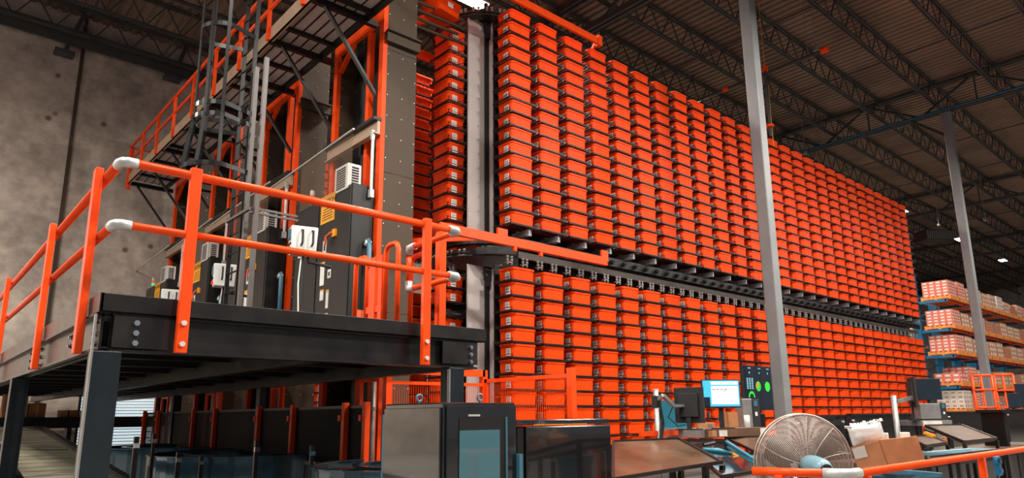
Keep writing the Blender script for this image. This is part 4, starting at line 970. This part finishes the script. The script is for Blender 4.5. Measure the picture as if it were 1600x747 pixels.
plate('brown wooden lath edge lying along the blue tray behind the rail', ((1452,719,6.9),(1572,704,8.2),(1572,702,8.3),(1450,715,7.0)), 'plate', .02, 'lath', 'lath')

# ================================================================ RIGHT WORKSTATIONS
yb = 5.2
def bpanel(p0, p1, ytop, label, m='gloss', yy=yb, flat=False):
    a = at(p0, ytop, 'y', yy); b = at(p1, ytop, 'y', yy)
    t = thing('safety_screen', label, 'screen panel', (a.x,yy,0)); wd = b.x-a.x; z = a.z
    MB().box((0,0,0),(wd,.05,z)).build('sheet', m, t, bevel=.004); MB().box((0,-.015,z-.03),(wd,0,z)).box((0,-.015,0),(.035,0,z)).box((wd-.035,-.015,0),(wd,0,z)).build('frame', 'black', t)
    for x in (.15, wd-.15): MB().tube([(x,-.02,z-.12),(x,0,z-.12)], .018, 8).build('bolt', 'dot', t)
    return t
bpanel(1238, 1322, 649, 'black machine panel behind the fan')
bpanel(1326, 1437, 646.5, 'glossy black machine panel behind the white bag')
a = at(1480, 643, 'y', yb)
bpanel(1478, 1565, 643, 'black machine panel with bolts behind the open lid')
bpanel(1571, 1640, 641, 'glossy black panel reflecting red at the right edge')
plate('open brown metal lid tilted up behind the pale blue tray', ((1507,690,9.0),(1557,685,9.6),(1502,664,11.0),(1446,665,10.3)), 'darkplate', .04, 'tilted_tabletop', 'tabletop')
plate('brown metal plate left of the open lid, below the monitor', ((1447,697,8.2),(1480,692,8.8),(1450,680,9.6),(1420,684,9.0)), 'darkplate', .03)
t = thing('yellow_strap', 'yellow and black strap hanging by the open brown lid', 'strap', tuple(dep(1445,676,9.4))); MB().bar((0,0,0), dep(1460,682,9.2)-dep(1445,676,9.4), .05, .03).build('strap', 'yellow', t); MB().bar((0,0,.05), dep(1460,682,9.2)-dep(1445,676,9.4)+Vector((0,0,.05)), .03, .02).build('buckle', 'rubber', t)
t = thing('dark_filler_body', 'long low black body added to darken below the tilted tabletops, lower right', 'machine', (8.9,3.3,0))  # black body added to cover the bright floor with a dark mass
MB().box((0,0,.02),(7.8,.8,.88)).build('body', 'black', t, bevel=.01); MB().box((-.02,-.03,.84),(7.82,.82,.90)).build('top_lip', 'darkplate', t)
for i in range(6): MB().box((.1+i*1.28,-.012,.1),(1.3+i*1.28,-.002,.8)).build('side_panel', 'bsteel', t)
# second desk
p = dep(1432, 657, 11.6); q = dep(1487, 655, 11.6)
t = thing('computer_desk', 'second grey desk with dark monitors, in front of the pallet racks', 'desk', (p.x,p.y,0), math.atan2(q.y-p.y, q.x-p.x))
wd = (q-p).length; MB().box((0,0,p.z-.09),(wd,.7,p.z+.0)).build('top', 'galv', t); MB().box((.1,-.012,p.z-.09),(.42,-.002,p.z-.01)).build('paper_label', 'whitec', t)
for x, y in ((.04,.05),(wd-.04,.05),(.04,.65),(wd-.04,.65)): MB().box((x-.03,y-.03,0),(x+.03,y+.03,p.z-.09)).build('leg', 'black', t)
dz2 = p.z
mp = dep(1452, 608, 11.9); monitor('computer_monitor', 'dark square monitor facing away on the second desk', mp, .46, .36, math.radians(-34), 'scrdark', dz2-mp.z)
mp = dep(1427, 613, 11.7); monitor('computer_monitor', 'edge-on black monitor on a silver arm, left of the second desk', mp, .50, .50, math.radians(-34+65), 'scrdark', dz2-mp.z)
p = dep(1457, 652, 11.7)
t = thing('label_printer', 'grey sided label printer below the dark monitor on second desk', 'printer', (p.x,p.y,dz2), math.radians(-36)); MB().box((-.2,0,.02),(.17,.25,.28)).build('grey_side', 'galv', t, bevel=.01); MB().box((.17,-.01,0),(.27,.26,.29)).build('black_side', 'rubber', t, bevel=.01)
MB().box((.19,-.014,.2),(.24,-.01,.27)).build('key_panel', 'bluebin', t); MB().box((.2,-.014,.1),(.23,-.01,.14)).build('white_badge', 'white', t); MB().box((-.2,0,0),(.17,.2,.02)).build('feet', 'black', t)
p = dep(1399, 645, 11.4); z1 = dep(1399, 618, 11.4).z
t = thing('monitor_pole', 'short bright pole with silver arm reaching to the edge-on monitor', 'pole', (p.x,p.y,0))
MB().tube([(0,0,0),(0,0,z1)], .045, 12).build('pole', 'galv', t, smooth=True); e = dep(1430, 619, 11.6)-p; MB().bar((.05,-.02,z1-.10),(e.x,e.y,z1-.02), .06).build('arm', 'galv', t)
# third station at the right edge
p = dep(1590, 640, 12); t = thing('computer_desk', 'narrow black counter with dark monitors at the right edge', 'desk', (p.x,p.y,0), math.radians(-34)); MB().box((-.3,0,p.z-.05),(.8,.6,p.z)).build('top', 'black', t)
for x in (-.25,.75): MB().box((x,.05,0),(x+.05,.55,p.z-.05)).build('leg', 'black', t)
mp = dep(1585, 626, 12.05); monitor('computer_monitor', 'small dark monitor standing at the right edge counter', mp, .22, .26, math.radians(-34), 'scrdark', p.z-mp.z)
mp = dep(1602, 618, 12.4); monitor('computer_monitor', 'larger dark monitor cut by the right edge of photo', mp, .34, .42, math.radians(-34), 'scrdark', p.z-mp.z)
q = at(1567, 640, 'y', 5.7); t = thing('hand_scanner', 'grey hand scanner resting in a stand near the orange gates', 'scanner', (q.x,q.y,q.z)); MB().bar((0,0,.16),(-.12,.12,.24), .06, .05).bar((0,0,-q.z),(0,0,.18), .03).build('scanner', 'galv', t); MB().box((-.05,-.05,-q.z),(.07,.05,-q.z+.03)).build('stand', 'black', t)
# orange gates in the distance
for k, (x0, x1) in enumerate(((1527,1558),(1562,1592))):
    a = dep(x0, 642, 19.5+k*.6); b = dep(x1, 642, 19.5+k*.6); zt = dep(x0, 586-k*1, 19.5+k*.6).z; wd = (b-a).length
    t = thing('cart_frame', ['orange tubular cart frame with crossbars, left of the pair', 'orange tubular cart frame with crossbars, right of the pair'][k], 'cart', (a.x,a.y,0), math.atan2(b.y-a.y, b.x-a.x))
    m = MB()
    for x in (0, wd): m.tube([(x,0,0),(x,0,zt*.55),(x+.02,.06,zt)], .035, 8)
    m.tube([(0.02,.06,zt),(wd,.06,zt)], .035, 8); m.tube([(wd*.5,0,0),(wd*.5,.06,zt)], .03, 8)
    for z in (1.2, 1.6, 2.1): m.tube([(0,0,z),(wd,0,z)], .03, 8)
    m.build('tube_frame', 'paint', t, smooth=True); MB().box((0,0,.1),(wd,.7,.2)).build('cart_bed', 'paint', t)
    for x in (.1, wd-.1):
        for y in (.1, .6): MB().tube([(x-.03,y,.07),(x+.03,y,.07)], .07, 12).build('wheel', 'rubber', t)

# ================================================================ PALLET RACKS
LV = [6.62, 5.25, 4.05, 2.63, 1.46, .12]
PD = MB()
for i in range(7): PD.box((-.6,-.58+i*.18,.10),(.6,-.58+i*.18+.10,.13))
for y in (-.58,-.05,.48): PD.box((-.6,y,.03),(.6,y+.1,.10))
for i in (0,3,6): PD.box((-.6,-.58+i*.18,.0),(.6,-.58+i*.18+.1,.03))
for x in (-.6,-.05,.5): PD.box((x,-.58,.03),(x+.1,.6,.1))
PD = PD.mesh('pallet', 'wood')
def load_mesh(mats, nx, ny, nz, w_, d_, h_, lab):
    m = MB(); g = .006
    for i in range(nx):
        for j in range(ny):
            for k in range(nz):
                if 0 < i < nx-1 and 0 < j < ny-1 and k < nz-1: continue
                m.cur = 0; x0 = -w_/2+w_*i/nx; y0 = -d_/2+d_*j/ny; z0 = h_*k/nz
                m.box((x0+g,y0+g,z0),(x0+w_/nx-g,y0+d_/ny-g,z0+h_/nz-g))
                m.cur = 1
                if i == 0: m.box((x0+.001,y0+d_/ny*.22,z0+h_/nz*.25),(x0+g,y0+d_/ny*.78,z0+h_/nz*.7))
                if j == 0 and lab: m.box((x0+w_/nx*.22,y0+.001,z0+h_/nz*.25),(x0+w_/nx*.78,y0+g,z0+h_/nz*.7))
    return m.mesh('cartons', mats)
LM = [load_mesh(['redcarton','whitec'],4,4,5,1.1,1.1,.86,True), load_mesh(['carton2','whitec'],3,3,3,1.1,1.1,.80,True), load_mesh(['whitec','carton2'],3,4,4,1.1,1.1,.84,True), load_mesh(['carton','redcarton'],3,3,4,1.1,1.1,.72,True), load_mesh(['redcarton','whitec'],3,3,2,1.05,1.05,.5,True)]
KN = ['red and white printed cartons','kraft cartons with white labels','white cartons with kraft marks','brown cartons with red labels','red and white cartons, low stack']
WR = [MB().box((-.56,-.56,0),(.56,.56,h)).mesh('stretch_wrap', 'wrap') for h in (.87,.81,.85,.73,.51)]
LN = ['top level','second level down','third level down','fourth level down','fifth level down','floor level']
seq = [[0,0,1,2,1,1,2,1,3,1,0],[0,1,1,0,3,3,1,1,1,3,1],[0,1,1,0,1,1,3,1,1,0,1],[4,0,1,3,1,1,1,3,1,1,0],[2,0,0,1,3,1,1,0,1,1,1],[1,0,3,1,0,1,1,1,3,1,1]]
for l, z in enumerate(LV):
    for i in range(11):
        x, y = 36.65+i*1.3, 10.65
        pl = bpy.data.objects.new('pallet', PD); COL.objects.link(pl); pl.location = (x,y,z); pl.scale = (1.04,1.08,1.5)
        tag(pl, 'orange-tinted wooden pallet in the rack, %s, %s from the left' % (LN[l], ORD[i]), 'pallet', 'pallets in the rack')
        k = seq[l][i]; c = bpy.data.objects.new('carton_stack', LM[k]); COL.objects.link(c); c.location = (x,y,z+.197); c.rotation_euler = (0,0,random.uniform(-.02,.02)); sz = random.uniform(.72,.95); c.scale = (1,1,sz)
        tag(c, 'wrapped stack of %s, %s, %s pallet from left' % (KN[k], LN[l], ORD[i]), 'carton stack', 'wrapped carton stacks in the rack')
        wv = bpy.data.objects.new('stretch_wrap', WR[k]); COL.objects.link(wv); wv.parent = c
for i in range(6):
    x = 35.95+i*2.6
    t = thing('rack_upright', 'blue rack upright frame behind the pallets, %s from the left' % ORD[i], 'rack upright', (x,11.35,0), 0, 'blue rack uprights')
    MB().box((-.10,.05,0),(.10,.32,8.0 if i == 0 else 7.4)).build('post', 'blue', t); MB().box((-.10,.95,0),(.10,1.22,8.0 if i == 0 else 7.4)).build('post', 'blue', t)
    m = MB(); z = .3
    while z < 7.2: m.bar((0,.1,z),(0,1.0,z+.45), .06, .05).bar((0,1.0,z+.45),(0,.1,z+.9), .06, .05); z += .9
    m.build('bracing', 'blue', t)
    for z in LV[:-1]: MB().box((-.05,-1.2,z-.12),(.05,.04,z-.002)).build('arm', 'blue', t)
for l, z in enumerate(LV[:-1]):
    tag(MB().box((35.9,10.2,z-.10),(50.6,10.26,z-.015)).build('rack_beam', 'paint'), 'orange rack beam under the pallets, '+LN[l], 'rack beam', 'rack beams')
p = dep(1419, 522, 40)
pl = bpy.data.objects.new('pallet', PD); COL.objects.link(pl); pl.location = (p.x,p.y,5.25); tag(pl, 'wooden pallet seen in the gap between the two bin tiers', 'pallet')
c = bpy.data.objects.new('carton_stack', LM[2]); COL.objects.link(c); c.location = (p.x,p.y,5.381); tag(c, 'pale cartons seen in the gap between the two bin tiers', 'carton stack')
tag(MB().box((p.x-1.2,p.y-.6,5.12),(p.x+1.2,p.y+.6,5.25)).box((p.x-1.2,p.y+.4,0),(p.x-1.08,p.y+.52,5.12)).box((p.x+1.08,p.y+.4,0),(p.x+1.2,p.y+.52,5.12)).build('rack_shelf', 'wood'), 'wooden rack shelf glimpsed beyond the carousel end', 'shelf')

# ================================================================ SERVICES UNDER THE ROOF
tag(MB().tube([(30.2,4,13.42),(30.2,15.5,13.42)], .035, 8).build('blue_conduit', 'blue'), 'thin bright blue conduit running under the roof girder', 'conduit')
t = thing('hanging_pipe', 'dark pipe with orange end cap hung below the roof, left of the column', 'pipe', (20.0,8.0,12.4)); MB().tube([(0,0,0),(0,5.5,0)], .06, 8).build('pipe', 'joist', t); MB().tube([(0,-.12,0),(0,.1,0)], .10, 8).tube([(0,3.3,0),(0,3.5,0)], .08, 8).build('orange_cap', 'paint', t)
for y in (.5, 4.8): MB().bar((0,y,0),(0,y,2.54), .015).build('hanger_wire', 'galv', t)
t = thing('warning_pole', 'dark vertical pole with orange collars above the bins, right of column', 'pole', (19.3,9.6,9.9)); MB().tube([(0,0,0),(0,0,2.3)], .05, 8).build('pole', 'joist', t); MB().tube([(0,0,2.2),(0,0,2.35)], .10, 8).tube([(0,0,.3),(0,0,.38)], .12, 8).build('orange_collar', 'paint', t); MB().bar((0,0,2.3),(0,0,5.04), .012).bar((.1,0,-.3),(.1,0,1.8), .02).build('hanger_wire', 'yellow', t)
for i, (px, y0, y1, d0) in enumerate(((1467,240,352,40),(1275,45,78,22),(1258,165,240,30),(1280,200,262,33),(1390,245,315,42),(1405,250,330,44),(1540,300,345,40))):
    a = dep(px, y1, d0); 
    tag(MB().tube([(a.x,a.y,a.z),(a.x,a.y,14.94)], .016, 5).tube([(a.x,a.y,a.z-.03),(a.x,a.y,a.z+.08)], .09, 8).build('hanging_wire', 'galv'), 'thin pale wire hanging from the roof with small sensor, %s from column top' % ORD[i], 'wire', 'hanging wires')
# unit heater near second column
p = dep(1462, 370, 48); t = thing('unit_heater', 'beige finned heater box hung under the far roof', 'heater', (p.x,p.y,p.z), math.radians(-35)); MB().box((-1.2,-.6,-.35),(1.2,.6,.35)).build('housing', 'brown', t)
m = MB(); 
for i in range(14): m.box((-1.1+i*.16,-.63,-.3),(-1.02+i*.16,-.6,.3))
m.build('fins', 'galv', t)
for x in (-1,1): MB().bar((x,0,.35),(x,0,14.94-p.z), .03).build('hanger_rod', 'galv', t)
